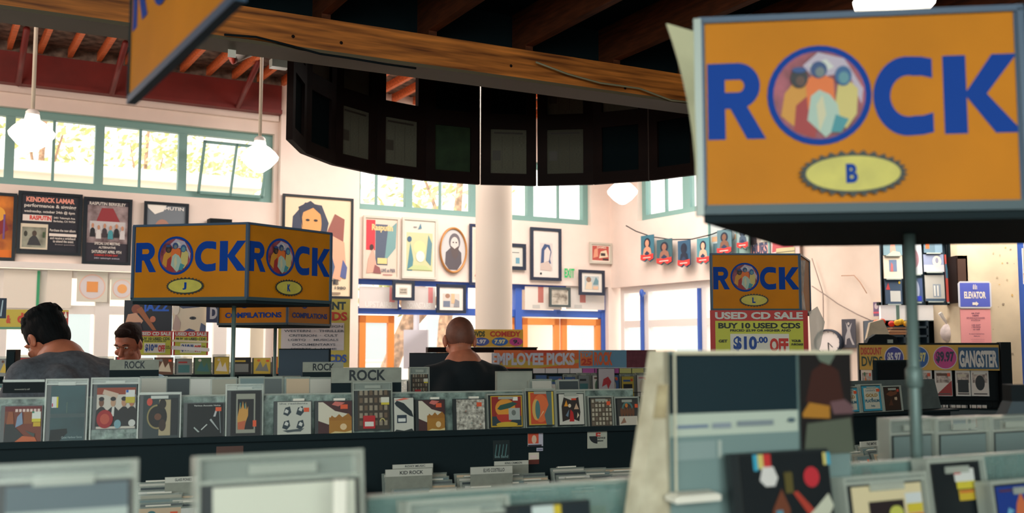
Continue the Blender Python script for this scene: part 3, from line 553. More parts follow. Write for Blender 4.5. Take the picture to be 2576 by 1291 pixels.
def sign_box(name,pts,z0,h,arts,label,pole=None,base_drop=.02,art_fn=None):
    "pts: footprint going left to right along the front then back; faces from pts[i] to pts[i+1]"
    o0=Vector((sum(p[0] for p in pts)/len(pts),sum(p[1] for p in pts)/len(pts),z0))
    e=tag(empty(name,o0),label,'sign'); n=len(pts)
    loc=[(p[0]-o0.x,p[1]-o0.y) for p in pts]
    b=MB(); b.prism(loc,-base_drop,0,M['dark']); b.build('base_plate',e)
    for i in range(n):
        a,c=Vector(loc[i]),Vector(loc[(i+1)%n]); d=c-a; W=d.length; ang=math.atan2(d.y,d.x)
        f=MB()
        f.M=Matrix.Translation((a.x,a.y,0))@Matrix.Rotation(ang,4,'Z')
        f.box(0,W,0,.006,0,h,M['silver'])
        if i<len(arts) and arts[i]:
            (art_fn or rock_art)(f,W,h,arts[i],-.0015)
        else: f.flat([(0,0),(W,0),(W,h),(0,h)],-.0015,M['yel'])
        f.build('face_panel',e)
        g=MB(); g.M=f.M; g.box(-.004,W+.004,-.008,.006,h-.004,h+.005,M['trimblue']); g.box(-.004,W+.004,-.008,.006,-.008,.006,mat('dark_teal_edge',(52,76,84),.5)); g.box(-.006,.004,-.008,.006,0,h,M['trimblue']); g.box(W-.004,W+.006,-.008,.006,0,h,M['trimblue']); g.build('edge_trim',e)
    if pole:
        b=MB(); r,zbot=pole; b.tube([(0,0,zbot-z0),(0,0,-base_drop)],r,M['steel'],14); b.build('pole',e)
        b=MB(); b.lathe([(r*1.9,0),(r*2.0,.02),(r*1.5,.05),(r*1.02,.06)],M['steel'],14,(0,0,-.42 if zbot<1.3 else -.1)); b.build('collar',e)
    return e
xy=lambda px,D,py=875: (at(px,py,D).x,at(px,py,D).y)
zS=EYE+.197
JL,C0,KR=xy(330,4.22),xy(617,4.12),xy(827,4.5)
bk=(JL[0]+KR[0]-C0[0],JL[1]+KR[1]-C0[1])
sign_box('hanging_category_sign',[JL,C0,KR,bk],zS,.3,['J','K'],'orange box sign reading ROCK with sections J and K on a pole',(.009,1.2))
FL,FR=xy(1776,1.53),xy(2598,1.47); LBk=xy(1976,1.89); RBk=(FR[0]+LBk[0]-FL[0],FR[1]+LBk[1]-FL[1])
sb=sign_box('hanging_category_sign',[FL,FR,RBk,LBk],EYE+.205,.287,['B'],'large near orange box sign reading ROCK with section B',None)
pB=at(2298,900,1.68); b=MB(); zb_=EYE+.205
b.tube([(0,0,1.12-zb_),(0,0,-.02)],.0095,M['steel'],16); b.lathe([(.0095,-.27),(.0135,-.265),(.0135,-.24),(.0095,-.235)],M['steel'],16); o=b.build('pole',sb); o.location=(pB.x-sb.location.x,pB.y-sb.location.y,0)
# curled sheet peeling off sign B
e=tag(empty('curled_sheet',(FL[0],FL[1],zb_)),'pale curled plastic sheet peeling off the left edge of the near sign B','sheet')
b=MB(); vs=[]; n=10
for k in range(n+1):
    t=k/n; off=.045*t**2.2; vs+=[(-.006-off-.004,-.006-.015*t,.29*t*.96+.0-(.0 if t<1 else 0)),(-.006,-.004,.29*t-.02*t)]
b.add(vs,[(2*k,2*k+1,2*k+3,2*k+2) for k in range(n)],mat('curled_plastic',(200,196,160),.35,noise=.12,nscale=8)); 
o=b.build('sheet',e); md=o.modifiers.new('s','SOLIDIFY'); md.thickness=.002
b=MB(); b.box(-.012,-.001,-.008,.0,-.01,.29,M['silver']); b.build('edge_channel',e)
# sign L
LL,LR=xy(1793,5.38),xy(2016,5.4); d_=(.17,.42)
sL=sign_box('hanging_category_sign',[LL,LR,(LR[0]+d_[0],LR[1]+d_[1]),(LL[0]+d_[0],LL[1]+d_[1])],EYE+.197,.29,['L'],'orange box sign reading ROCK with section L above a red sale poster',(.011,1.1))
def sale_items(full=True):
    R=(196,52,48);Y=(206,206,70)
    return [('r',0,0,1,1,R),('tb','USED CD SALE',.05,.815,.9,.15,(216,214,206)),('r',.05,.02,.9,.76,Y),('tb','BUY 10 USED CDS',.08,.62,.84,.12,(40,46,36)),('tb','PRICED $2.99 OR HIGHER AND',.2,.55,.62,.055,(40,46,36)),('r',.2,.1,.6,.41,(232,226,210)),('tb','GET',.08,.33,.09,.06,(40,46,36)),('tb','$10',.23,.14,.24,.32,(20,70,150)),('tb','.00',.47,.32,.11,.13,(20,70,150)),('tb','OFF',.6,.14,.19,.28,(206,50,40)),('tb','YOUR',.82,.34,.1,.05,(40,46,36)),('tb','PURCHASE',.82,.27,.12,.045,(40,46,36))]
def sheet(pl,x0,y0,x1,y1,items,label,cat='poster',name='sale_poster',base=(230,220,200),dy=.0012,group=None):
    u0,u1,z0,z1=pl.rect(x0,y0,x1,y1); W,H=u1-u0,z1-z0
    b=MB(); b.box(0,W,0,.004,0,H,ink(base)); b.art(0,0,W,H,items,-.0008,dy)
    return tag(b.build(name,None,pl.p(u0,0,z0),pl.a),label,cat,group)
P=Pl(*xy(1900,5.33),1)
sheet(P,1787,781,2033,902,sale_items(),'red and yellow used CD sale poster taped under the sign marked L')
b=MB(); c=at(2036,700,5.45); b.M=Matrix.Identity(4)
vs=[];n=8
for k in range(n+1):
    t=k/n; vs+=[(0,0,.0+.26*t),(.035+.03*abs(t-.4),.08,.26*t+.01*math.sin(9*t))]
b.add(vs,[(2*k,2*k+1,2*k+3,2*k+2) for k in range(n)],photo((150,130,120),(226,206,190),14)); o=tag(b.build('crumpled_sleeve',None,(LR[0]+.012,LR[1]+.03,EYE+.2)),'crumpled printed plastic sleeve hanging on the right edge of sign L','sleeve'); o.modifiers.new('s','SOLIDIFY').thickness=.002
b=MB(); b.add([(0,0,.03),(.05,.02,.06),(.09,.03,-.02),(.06,.01,-.14),(.01,0,-.26)],[(0,1,2,3,4)],clear('thin_film',(226,220,210),.6,.3)); o=tag(b.build('plastic_bag',None,at(2035,800,5.36)),'limp clear plastic bag hanging beside the used CD sale poster under sign L','bag'); o.modifiers.new('s','SOLIDIFY').thickness=.002
# top-left hanging board seen at an angle
A_,B_=xy(307,1.62),xy(578,1.13); d=Vector((B_[0]-A_[0],B_[1]-A_[1])); ang=math.atan2(d.y,d.x); zz=at(307,249,1.62)[2]
e=tag(empty('hanging_category_sign',(A_[0],A_[1],zz),ang),'orange sign board hanging overhead at a steep angle, top left, letters running out of view','sign')
b=MB(); b.box(0,d.length,0,.006,0,.3,M['silver']); rock_art(b,d.length,.29,'',-.0015); b.build('face_panel',e)
b=MB(); b.box(-.004,d.length+.004,-.005,.009,-.008,.004,M['trimblue']); b.box(-.004,.001,-.005,.009,0,.3,M['dark']); b.build('edge_trim',e)
b=MB(); b.tube([(.1,.003,.3),(.1,.01,zb+.2-zz)],.002,M['black'],5); b.tube([(.45,.003,.3),(.45,.01,zb+.2-zz)],.002,M['black'],5); b.build('hanging_wire',e)
# compilations sign further back
def comp_art(b,W,H,letter,y=-.001):
    b.flat([(0,0),(W,0),(W,H),(0,H)],y,M['yel'])
    for k,x0,x1 in (('R',.02,.22),('C',.545,.735),('K',.762,.985)):
        for p in rock(x0*W,.62*H,(x1-x0)*W,.36*H,k): b.flat(p,y-.0006,M['rblue'])
    b.flat(ell(.38*W,.72*H,.24*H,.24*H),y-.0009,M['rblue']); b.flat(ell(.38*W,.72*H,.2*H,.2*H),y-.0013,photo((140,70,60),(196,180,160),20))
    b.text('COMPILATIONS',.1*W,.18*H,.82*W,.17*H,y-.0016,M['rblue'],.04)
zc=at(695,814,6.3)[2]
CL,CC,CR=xy(548,6.45),xy(721,6.3),xy(829,6.75)
sign_box('hanging_category_sign',[CL,CC,CR,(CL[0]+CR[0]-CC[0],CL[1]+CR[1]-CC[1])],zc,.2,['x','x'],'orange box sign reading COMPILATIONS behind the signs J and K',(.011,1.0),art_fn=comp_art)
# ------------------------------------------------------------------ mid-distance signs
P7=Pl(*xy(430,7.6),14)
sheet(P7,312,756,433,835,[('r',0,0,1,1,(34,36,48)),('tb','JAZZ',.38,.58,.56,.34,(40,100,210)),('t','NOW A CAFE',.6,.93,.36,.05,(226,220,210)),('e',.25,.72,.1,.15,(150,80,60)),('p',[(.0,.1),(.08,.55),(.25,.6),(.4,.35),(.3,.1)],(226,170,140)),('p',[(.25,.7),(.6,.05),(.68,.05),(.36,.8)],(170,100,60)),('e',.6,.4,.06,.1,(206,120,90)),('p',[(.1,0),(.2,.3),(.35,.3),(.4,0)],(60,40,50))],'dark jazz poster with blue lettering and a horn player behind the sign J','poster',name='music_poster')
sheet(P7,434,757,519,836,[('r',0,0,1,1,(236,216,190)),('p',[(0,.9),(.2,1),(.9,1),(.8,.8),(.3,.75)],(70,80,110)),('e',.6,.45,.1,.05,(60,60,70)),('e',.6,.45,.035,.035,(30,30,36)),('p',[(0,.1),(.1,.6),(.25,.3),(.2,0)],(200,170,160)),('e',.1,.75,.1,.2,(240,226,210)),('p',[(.8,.0),(.85,.3),(1,.2),(1,0)],(90,100,130)),('p',[(.3,0),(.5,.12),(.7,.05),(.6,0)],(70,80,120))],'cream poster of a large painted eye right of the jazz poster','poster',name='music_poster')
P75=P7.off(.02)
sheet(P75,345,833,434,894,[i for i in sale_items()],'red and yellow used CD sale poster below the jazz poster')
sheet(P75,436,834,524,894,[i for i in sale_items()]+[('p',[(-.04,.66),(1.0,.6),(1.0,.52),(-.04,.56)],(236,220,180)),('p',[(-.04,.4),(1.04,.3),(1.04,.15),(-.04,.24)],(240,234,230))],'used CD sale poster crossed by pale tapes, below the eye poster')
sheet(P75,519,762,556,812,[('r',0,0,1,1,(46,50,86)),('tb','D',.25,.18,.5,.64,(206,200,206))],'small navy section card with a white letter D','sign',name='letter_card')
b=MB(); u,z=P75.uz(538,762); b.box(-.13,.06,-.01,.01,0,.02,M['white']); tag(b.build('card_rail',None,P75.p(u,-.01,z+.001),P75.a),'thin white rail holding the letter D card','rail')
P9=Pl(*xy(80,8.6),20)
e9=sheet(P9,-60,779,172,829,[('r',0,0,1,1,(190,170,60)),('r',0,0,1,.12,(90,140,110)),('tb','&',.32,.3,.05,.42,(196,70,40)),('tb','disney',.44,.18,.32,.66,(190,60,36)),('tb','anime',.02,.2,.22,.5,(190,60,36)),('p',[(.9,.1),(.93,.9),(1,.9),(1,.1)],(170,60,50)),('p',[(.93,.5),(.97,.95),(.99,.6)],(236,226,210))],'olive banner with curly red lettering above the dark-haired man','banner',name='category_banner')
sheet(Pl(*xy(5,5.2),20),-40,750,16,801,[('r',0,0,1,1,(20,40,70)),('p',[(.72,.1),(.8,.9),(.86,.9),(.8,.1)],(200,220,230))],'dark blue glossy sign corner at the left edge of view','sign',name='corner_sign')
Pd=Pl(*xy(790,8.2),8)
sheet(Pd,700,752,880,925,[('r',0,0,1,1,(226,206,96)),('tb','CURRENT',.3,.84,.64,.12,(50,70,80)),('tb','DVDS',.5,.68,.46,.13,(216,70,50)),('r',.04,.25,.88,.4,(232,224,226))]+[('t',t,x,.58-.066*i,w,.034,(90,96,110)) for i,(t,x,w) in enumerate((('CLASSICS   FOREIGN',.1,.8),('WESTERN  ·  THRILLER',.08,.84),('CRITERION  ·  CULT',.15,.68),('LGBTQ  ·  MUSICALS',.14,.7),('DOCUMENTARYS',.2,.6),('SPORTS  |  ANIME',.18,.64)))]+[('tb','CDS',.7,.07,.26,.12,(60,100,190))],'yellow poster listing film genres below the compilations sign','poster',name='genre_poster')
Pc=Pl(*xy(1250,9.5),14)
def dvd_items(left,right,w=.5):
    return []
sheet(Pc,1160,829,1316,873,[('r',0,0,1,1,(226,176,60)),('tb','DVDS',.18,.58,.2,.32,(50,70,50)),('tb','COMEDY',.46,.58,.5,.32,(196,60,50)),('e',.32,.3,.13,.24,(70,90,170)),('tb','5.97',.22,.18,.18,.24,(232,226,226)),('e',.62,.3,.13,.24,(40,100,180)),('tb','7.97',.53,.18,.18,.24,(232,220,160)),('e',.88,.3,.11,.24,(196,60,140)),('tb','9.',.83,.18,.1,.24,(40,40,60))],'orange comedy DVDs price sign right of the bald man','sign',name='price_sign')
b=MB(); b.box(-.6,.42,.01,.12,-.05,0,M['dark2']); b.box(-.6,.42,-.02,.01,-.012,-.0,M['black']); u,z=Pc.uz(1240,873); tag(b.build('sign_shelf',None,Pc.p(u,0,z-.002),Pc.a),'dark wooden shelf edge carrying the comedy price sign','shelf')
# ------------------------------------------------------------------ CD CASES
CW=.142; CH=.125
def cd(name,parentloc,rz,W,H,items,label,cat='CD case',group=None,tilt=-.1,keeper=None,spine=.012,cover=None,tab=False,th=.011,spc=(40,46,48)):
    """a jewel case: clear shell, printed cover, dark spine; keeper=(top margin) makes a taller clear security frame"""
    e=tag(empty(name,parentloc,rz,tilt),label,cat,group)
    z0=0; w0=0; ch=H; cw=W
    if keeper is not None:
        top,bot,side=keeper
        b=MB(); g=M['keeps']; t=.0045
        b.box(0,t,-.008,th+.01,0,H,g); b.box(W-t,W,-.008,th+.01,0,H,g); b.box(t,W-t,-.008,th+.01,H-t,H,g); b.box(t,W-t,-.008,th+.01,0,t*.7,g)
        b.box(t,W-t,-.006,-.004,H-top,H-top+.004,g)
        b.build('security_frame',e)
        b=MB(); b.box(t,W-t,.002,.01,H-top,H-t,M['keep']); b.box(W*.3,W*.7,-.009,-.006,H-.022,H-.012,M['keeps']); b.build('handle',e)
        w0=side; cw=W-2*side; z0=bot; ch=H-top-bot
        if bot>.02:
            b=MB(); b.box(t,W-t,0,.008,t,bot,M['ice']); b.build('spacer',e)
    b=MB(); b.box(w0,w0+cw,0,th,z0,z0+ch,mat('case_tray',spc,.4)); b.build('tray',e)
    b=MB(); s=spine if cw>.1 else spine*.6; b.box(w0+s,w0+cw-.003,-.0012,0,z0+.003,z0+ch-.003,ink((60,60,56))); b.art(w0+s,z0+.003,cw-s-.003,ch-.006,items,-.0016,.0003); b.build('cover',e)
    if tab:
        b=MB(); b.box(w0+cw*.5,w0+cw*.8,-.004,.01,z0+ch,z0+ch+.008,M['paper']); b.build('price_tab',e)
    return e
OR=(226,90,50)
covers={
 'lady':[('r',0,0,1,1,(120,56,36)),('r',0,.86,1,.14,(110,30,30))]+[('r',.28+.1*i,.84,.07,.08,(226,200,190)) for i in range(7)]+[('p',[(.0,0),(.02,.5),(.14,.7),(.3,.4),(.6,.1),(.5,0)],(40,44,46)),('p',[(.05,.5),(.1,.85),(.22,.84),(.26,.5)],(150,80,44)),('p',[(.3,.4),(.34,.7),(.46,.84),(.5,.5)],(130,150,176)),('r',.52,.5,.24,.34,(140,80,40)),('p',[(.3,.0),(.5,.16),(.84,.12),(.9,0)],(196,96,50)),('p',[(.56,.32),(.84,.22),(.82,.12),(.7,.2)],(70,76,70)),('r',.74,.64,.24,.2,(226,226,216)),('r',.74,.55,.24,.09,(216,200,50)),('r',.78,.42,.2,.12,(206,170,40)),('r',.74,.8,.06,.05,(40,130,100))],
 'sea':[('r',0,0,1,1,photo((22,60,66),(60,104,110),3)),('r',0,.42,1,.07,(74,90,92)),('p',[(0,0),(.02,.2),(.5,.22),(.52,.14),(.3,.0)],(16,26,28)),('r',.47,.5,.012,.2,(110,130,110)),('r',.03,.6,.14,.2,(220,220,220)),('r',.17,.6,.05,.2,(216,206,50)),('r',.04,.62,.03,.06,(190,20,80)),('t','Quiet Harbour Songs',.35,.03,.6,.05,(150,170,170))],
 'suits':[('r',0,0,1,1,(206,198,186)),('r',0,.78,1,.22,(150,66,44)),('r',0,.94,1,.06,(40,66,76)),('p',[(.18,.9),(.56,.8),(.5,.68),(.14,.8)],(206,180,160))]+[z for x,c in ((.12,(120,80,60)),(.42,(190,150,120)),(.7,(190,140,110)),(.9,(180,120,90))) for z in [('p',[(x-.15,.05),(x-.13,.42),(x-.03,.5),(x+.05,.5),(x+.15,.4),(x+.17,.05)],(38,36,38)),('e',x,.6,.065,.1,c),('e',x,.68,.07,.05,(40,36,38))]]+[('p',[(.38,.28),(.4,.5),(.46,.5),(.45,.28)],(216,214,206)),('e',.55,.1,.09,.1,(120,160,170)),('e',.92,.12,.09,.08,(206,206,200)),('e',.22,.22,.21,.21,(160,34,38)),('e',.22,.22,.12,.12,(190,80,60)),('r',.74,.72,.24,.16,(220,220,216)),('r',.74,.58,.24,.14,(196,180,60)),('r',.75,.82,.06,.06,(50,100,180))],
 'round':[('r',0,0,1,1,(52,64,66)),('p',[(.45,.06),(.45,.9),(.8,.9),(.8,.06)],(176,160,126)),('e',.4,.5,.28,.3,(34,32,32)),('p',arc(.4,.5,.25,.29,90,300,14),(150,136,90)),('e',.55,.8,.1,.12,(40,32,30)),('e',.42,.5,.1,.08,(110,70,50)),('e',.55,.3,.1,.14,(60,44,38)),('e',.18,.85,.08,.09,(206,80,66)),('r',.78,.06,.2,.88,(34,38,42))],
 'scribble':[('r',0,0,1,1,(14,20,22)),('t','Various Acoustic Nights',.18,.9,.74,.06,(196,196,190)),('p',[(.2,.3),(.35,.15),(.3,.14),(.18,.27)],(170,180,176)),('p',[(.62,.5),(.86,.2),(.88,.2),(.66,.54)],(170,176,176)),('p',[(.72,.6),(.8,.86),(.84,.84),(.78,.6)],(190,190,190)),('p',[(.88,.8),(.92,.1),(.94,.1),(.9,.8)],(130,140,140)),('p',[(.4,.2),(.56,.36),(.54,.38),(.38,.22)],(200,206,200)),('r',.78,.76,.16,.12,OR)],
 'hand':[('r',0,0,1,1,(20,22,26)),('r',.18,.06,.64,.88,(150,150,136)),('r',.23,.14,.54,.68,(26,26,30)),('p',[(.24,.14),(.22,.4),(.28,.6),(.3,.74),(.36,.6),(.4,.78),(.45,.6),(.5,.76),(.53,.58),(.58,.66),(.58,.45),(.5,.3),(.46,.14)],(206,150,70)),('p',[(.25,.14),(.23,.3),(.5,.34),(.46,.14)],(190,96,60)),('r',.74,.2,.12,.14,OR),('r',.3,.6,.03,.14,(50,130,130)),('r',.46,.6,.03,.12,(50,130,130))],
 'four':[('r',0,0,1,1,(196,196,184)),('t','the residents',.05,.92,.85,.05,(90,96,96))]+[('p',[(x,z),(x+.06,z+.2),(x+.2,z+.24),(x+.24,z+.06),(x+.14,z-.06)],(40,56,64)) for x,z in ((.17,.62),(.55,.62),(.14,.2),(.56,.2))]+[('p',[(x,z),(x+.05,z+.1),(x+.13,z+.05),(x+.1,z-.04)],(206,206,200)) for x,z in ((.2,.68),(.62,.74),(.2,.3),(.62,.28))]+[('r',.3,.08,.4,.05,(90,96,96)),('p',[(.15,.12),(.8,.18),(.7,.1),(.3,.06)],(70,80,84)),('r',.78,.68,.16,.13,OR)],
 'curve':[('r',0,0,1,1,(70,34,36)),('p',[(0,.4),(0,.98),(.14,.98),(.5,.7),(.9,.6),(1,.3),(.3,.28)],(214,206,186)),('r',.32,.0,.68,.5,(170,116,36)),('p',[(.32,.4),(.4,.56),(.5,.48),(.62,.6),(.72,.5),(.9,.62),(1,.5),(1,.4)],(160,104,30)),('e',.75,.2,.1,.1,(226,196,150)),('p',[(.35,.0),(.5,.06),(.8,.03),(1,.08),(1,0)],(216,196,140)),('r',.66,.76,.22,.14,OR),('p',[(.4,.9),(.5,1),(.8,.96),(.6,.84)],(206,110,100))],
 'shelves':[('r',0,0,1,1,(66,56,46)),]+[('r',.05+.155*i,.1+.2*j,.1,.13,(150,136,116) if (i+j)%3 else (110,90,70)) for i in range(6) for j in range(5)]+[('r',.15,.02,.38,.34,(190,34,40)),('r',.2,.08,.28,.12,(226,220,210)),('r',.72,.7,.26,.14,(216,212,196)),('r',.72,.64,.26,.06,(210,190,60)),('p',arc(.76,.2,.06,.09,0,180,8),(196,180,110))],
 'blimp':[('r',0,0,1,1,(206,204,192)),('p',[(.02,.84),(.14,.92),(.5,.84),(.9,.6),(1,.42),(.8,.46),(.4,.62),(.1,.76)],(28,40,46)),('r',.14,.25,.5,.24,(40,56,70)),('r',.2,.29,.38,.1,(226,226,220)),('p',[(0,0),(.1,.06),(.5,.02),(.9,.08),(1,0)],(40,50,50)),('p',[(0,.92),(.5,1),(.8,.97),(.4,.93)],(226,110,90))],
 'speckle':[('r',0,0,1,1,photo((150,140,124),(226,220,206),70)),('r',.72,.76,.18,.14,OR)]+[('p',[(a,b_),(a+.04,b_+.05),(a+.05,b_)],c) for a,b_,c in ((.1,.3,(90,100,100)),(.3,.6,(176,110,90)),(.5,.2,(110,140,130)),(.2,.8,(100,90,80)),(.7,.4,(90,90,100)),(.8,.15,(176,120,90)),(.4,.4,(70,80,80)),(.6,.7,(120,130,130)))],
 'wing':[('r',0,0,1,1,(206,166,40)),('r',.03,.04,.94,.93,(150,40,34)),('r',.03,.04,.94,.3,(40,60,70)),('e',.46,.6,.32,.3,(226,150,50)),('p',arc(.45,.4,0,.28,180,360,12),(190,56,40)),('p',[(.2,.58),(.3,.7),(.7,.8),(.85,.74),(.6,.6),(.3,.54)],(44,84,74)),('e',.5,.08,.34,.08,(206,170,50)),('r',.56,.22,.36,.38,(170,176,170)),('e',.72,.45,.07,.09,(110,116,110)),('r',.7,.84,.16,.12,(236,232,220)),('t','ALMA',.38,.9,.24,.05,(226,180,60))],
 'leaf':[('r',0,0,1,1,(206,170,60)),('r',.08,.03,.7,.94,(206,80,44)),('e',.48,.5,.34,.42,(226,110,60)),('e',.3,.46,.16,.32,(216,170,90)),('e',.36,.46,.1,.28,(80,120,120)),('p',[(.7,.0),(.62,.3),(.8,.6),(.7,1),(1,1),(1,0)],(90,110,110)),('p',[(.4,.2),(.6,.4),(.58,.42)],(240,220,170)),('r',.93,.0,.07,1,(216,186,70))],
 'abstract':[('r',0,0,1,1,(206,202,190)),('p',[(.12,.1),(.1,.6),(.2,.9),(.5,.8),(.8,.9),(.86,.4),(.8,.1),(.5,.2)],(48,40,38)),('p',[(.4,.1),(.46,.5),(.56,.4),(.6,.1)],(190,36,36)),('p',[(.2,.6),(.3,.8),(.36,.6)],(226,150,40)),('p',[(.6,.5),(.7,.7),(.8,.5)],(206,170,140)),('p',[(.25,.3),(.4,.5),(.35,.25)],(110,130,150)),('p',[(.7,.2),(.74,.4),(.8,.3)],(226,210,180)),('r',.5,.8,.2,.06,(210,70,40)),('e',.42,.62,.06,.06,(226,206,180)),('t','sgt orchestra',.2,.93,.6,.04,(110,100,90))],
 'grid':[('r',0,0,1,1,(96,84,70))]+[('r',.04+.16*i,.04+.16*j,.11,.11,(180,170,150) if (i*3+j)%4 else (120,104,90)) for i in range(6) for j in range(6)]+[('r',.72,.74,.18,.14,OR)],
 'band':[('r',0,0,1,1,(60,60,58)),('p',arc(.5,.62,.2,.28,0,180,12),(80,120,116)),('e',.45,.75,.07,.08,(206,120,50))]+[('e',.2+.14*i,.5,.07,.17,(110,72,50)) for i in range(5)]+[('r',.05,.0,.9,.34,(206,196,180)),('p',[(.1,.05),(.3,.3),(.4,.1)],(150,110,90)),('r',.85,.66,.15,.14,OR)],
 'gold':[('r',0,0,1,1,(60,150,176)),('r',.1,.08,.8,.84,(206,202,184)),('t','London\'s',.2,.78,.5,.08,(110,130,140)),('tb','GOLD',.18,.56,.64,.13,(170,130,60)),('t','&',.46,.46,.1,.07,(60,100,120)),('tb','PLATINUM',.12,.34,.76,.12,(60,110,130)),('t','hits',.42,.16,.2,.09,(60,110,130)),('r',.76,.76,.18,.12,OR)],
 'brown':[('r',0,0,1,1,(56,40,32)),('p',[(.1,.7),(.4,.86),(.6,.8),(.85,.9),(.8,.7),(.4,.6)],(110,66,44)),('e',.66,.5,.05,.07,(196,170,140)),('e',.74,.5,.05,.08,(206,180,150)),('p',[(.2,.2),(.4,.5),(.5,.2)],(90,56,40)),('r',.8,.8,.14,.12,(190,70,50))],
}
names=[('red',(170,46,44)),('cream',(216,204,180)),('black',(26,30,34)),('blue',(60,96,150)),('orange',(214,116,50)),('green',(84,120,90)),('grey',(130,136,136)),('yellow',(206,180,70)),('teal',(60,116,120)),('pink',(216,150,150)),('white',(226,222,212)),('brown',(100,64,44))]
def rnd_cover(r):
    a,b_,c=r.sample(names,3); it=[('r',0,0,1,1,a[1])]; k=r.randrange(5)
    if k==0: it+=[('e',.5,.5,.28,.3,b_[1]),('r',.15,.84,.7,.08,c[1])]; s='round '+b_[0]+' shape'
    elif k==1: it+=[('r',.12,.12,.76,.5,b_[1]),('r',.12,.74,.6,.1,c[1])]; s=b_[0]+' picture block'
    elif k==2: it+=fig(.5,.05,.5,b_[1],c[1]); s=b_[0]+' figure'
    elif k==3: it+=[('p',[(0,0),(1,.6),(1,0)],b_[1]),('r',.1,.78,.8,.1,c[1])]; s=b_[0]+' diagonal'
    else: it+=[('p',[(.1,.2),(.4,.8),(.55,.4),(.75,.7),(.9,.15)],b_[1]),('e',.3,.85,.1,.08,c[1])]; s=b_[0]+' jagged shape'
    if r.random()<.4: it.append(('r',.74,.76,.18,.13,OR)); 
    return it,a[0],s
ords=['first','second','third','fourth','fifth','sixth','seventh','eighth','ninth','tenth','eleventh','twelfth','thirteenth','fourteenth','fifteenth','sixteenth','seventeenth','eighteenth','nineteenth','twentieth','twenty-first','twenty-second','twenty-third','twenty-fourth','twenty-fifth']
# ------------------------------------------------------------------ ROW 1 (middle gondola)
R1=Pl(0,3.92,19.5); LEDGE=R1.uz(1288,1081)[1]
uL,uR=R1.uz(-140,1100)[0],R1.uz(1606,1070)[0]
g=tag(empty('display_gondola',R1.p(0),R1.a),'long black double-sided CD gondola crossing the middle of the view','gondola')
b=MB(); b.box(uL,uR,.015,.95,0,LEDGE-.012,M['dark']); b.box(uL,uR,-.02,.97,LEDGE-.012,LEDGE,M['dark']); b.box(uL,uR,-.03,-.02,LEDGE-.014,LEDGE+.006,M['dark']); b.build('body',g)
ptop=R1.off(-.05).uz(1288,984)[1]
b=MB(); b.box(uL,uR,.045,.052,LEDGE,ptop,M['ice']); b.build('back_panel',g)
b=MB(); b.box(uL,uR,.043,.054,ptop-.003,ptop+.003,M['keeps']); b.build('panel_edge',g)
zt1=R1.off(.55).uz(1288,1196)[1]
LB=LEDGE-.36       # lower browser bed
b=MB(); b.box(uL,uR,-.52,.015,0,LB,M['dark']); b.box(uL,uR,-.54,-.52,0,LB+.05,M['dark']); b.build('lower_shelf',g)
for x in (940,1378,500,60):
    u_=R1.off(.3).uz(x,1180)[0]; b=MB(); b.slab([(-.52,LB),(.015,LB),(.015,LB+.2),(-.52,LB+.08)],-.006,.006,M['dark']); 
    b2=MB(); b2.add([(v[1]+0,v[0],v[2]) for v in b.v],b.f,M['dark']); b2.build('divider',g,(u_,0,0))
row=[('lady',0,108,958,'K1','CD with a seated woman cover under a black header card, leftmost in the middle row',dict(keeper=None,y=1020)),
('sea',110,221,953,None,'dark teal seascape CD in a tall clear security frame, middle row',dict(keeper=(.02,.0,.006))),
('suits',225,350,950,None,'CD of men in suits with a round red sticker, tall clear security frame',dict(keeper=(.022,.035,.008))),
('round',345,457,987,None,'dark CD with a round figure group and red dot, clear case',dict(keeper=(.008,0,.006))),
('scribble',462,566,1013,None,'black CD with white scribbles and an orange sticker, middle row',{}),
('hand',567,664,966,None,'black CD with a yellow hand in a grey border, clear security frame',dict(keeper=(.022,.0,.006))),
('four',690,787,1009,None,'white CD with four dark figures, left of the two gold crowd CDs',dict(tab=True)),
('curve',793,889,1008,None,'maroon and cream CD with a gold crowd left of the security framed checkered CD',dict(tab=True)),
('shelves',888,990,962,None,'CD with rows of small figures and a red sticker, under the ROCK card',dict(keeper=(.03,.01,.008))),
('blimp',988,1045,999,None,'white CD with a dark airship, partly hidden by the framed CD',{}),
('curve',1047,1124,1005,None,'maroon and cream CD with a gold crowd right of the airship CD',dict(tab=True)),
('speckle',1142,1224,1003,None,'white speckled CD with an orange square sticker, middle row',dict(tab=True)),
('wing',1227,1322,990,None,'red and yellow CD with a green wing and a grey label',dict(keeper=(.006,.006,.004))),
('leaf',1322,1400,977,None,'orange CD with a pale leaf shape and yellow edges',dict(keeper=(.01,.01,.004))),
('abstract',1400,1477,982,None,'white CD with a dark abstract painting and red streak',dict(keeper=(.012,.008,.004))),
('grid',1480,1545,996,None,'brown CD with a grid of small portraits, right part of the middle row',dict(keeper=(.006,0,.003))),
('band',1548,1612,998,None,'CD with a row of band members beside the large box set',dict(keeper=(.006,0,.003))),
]
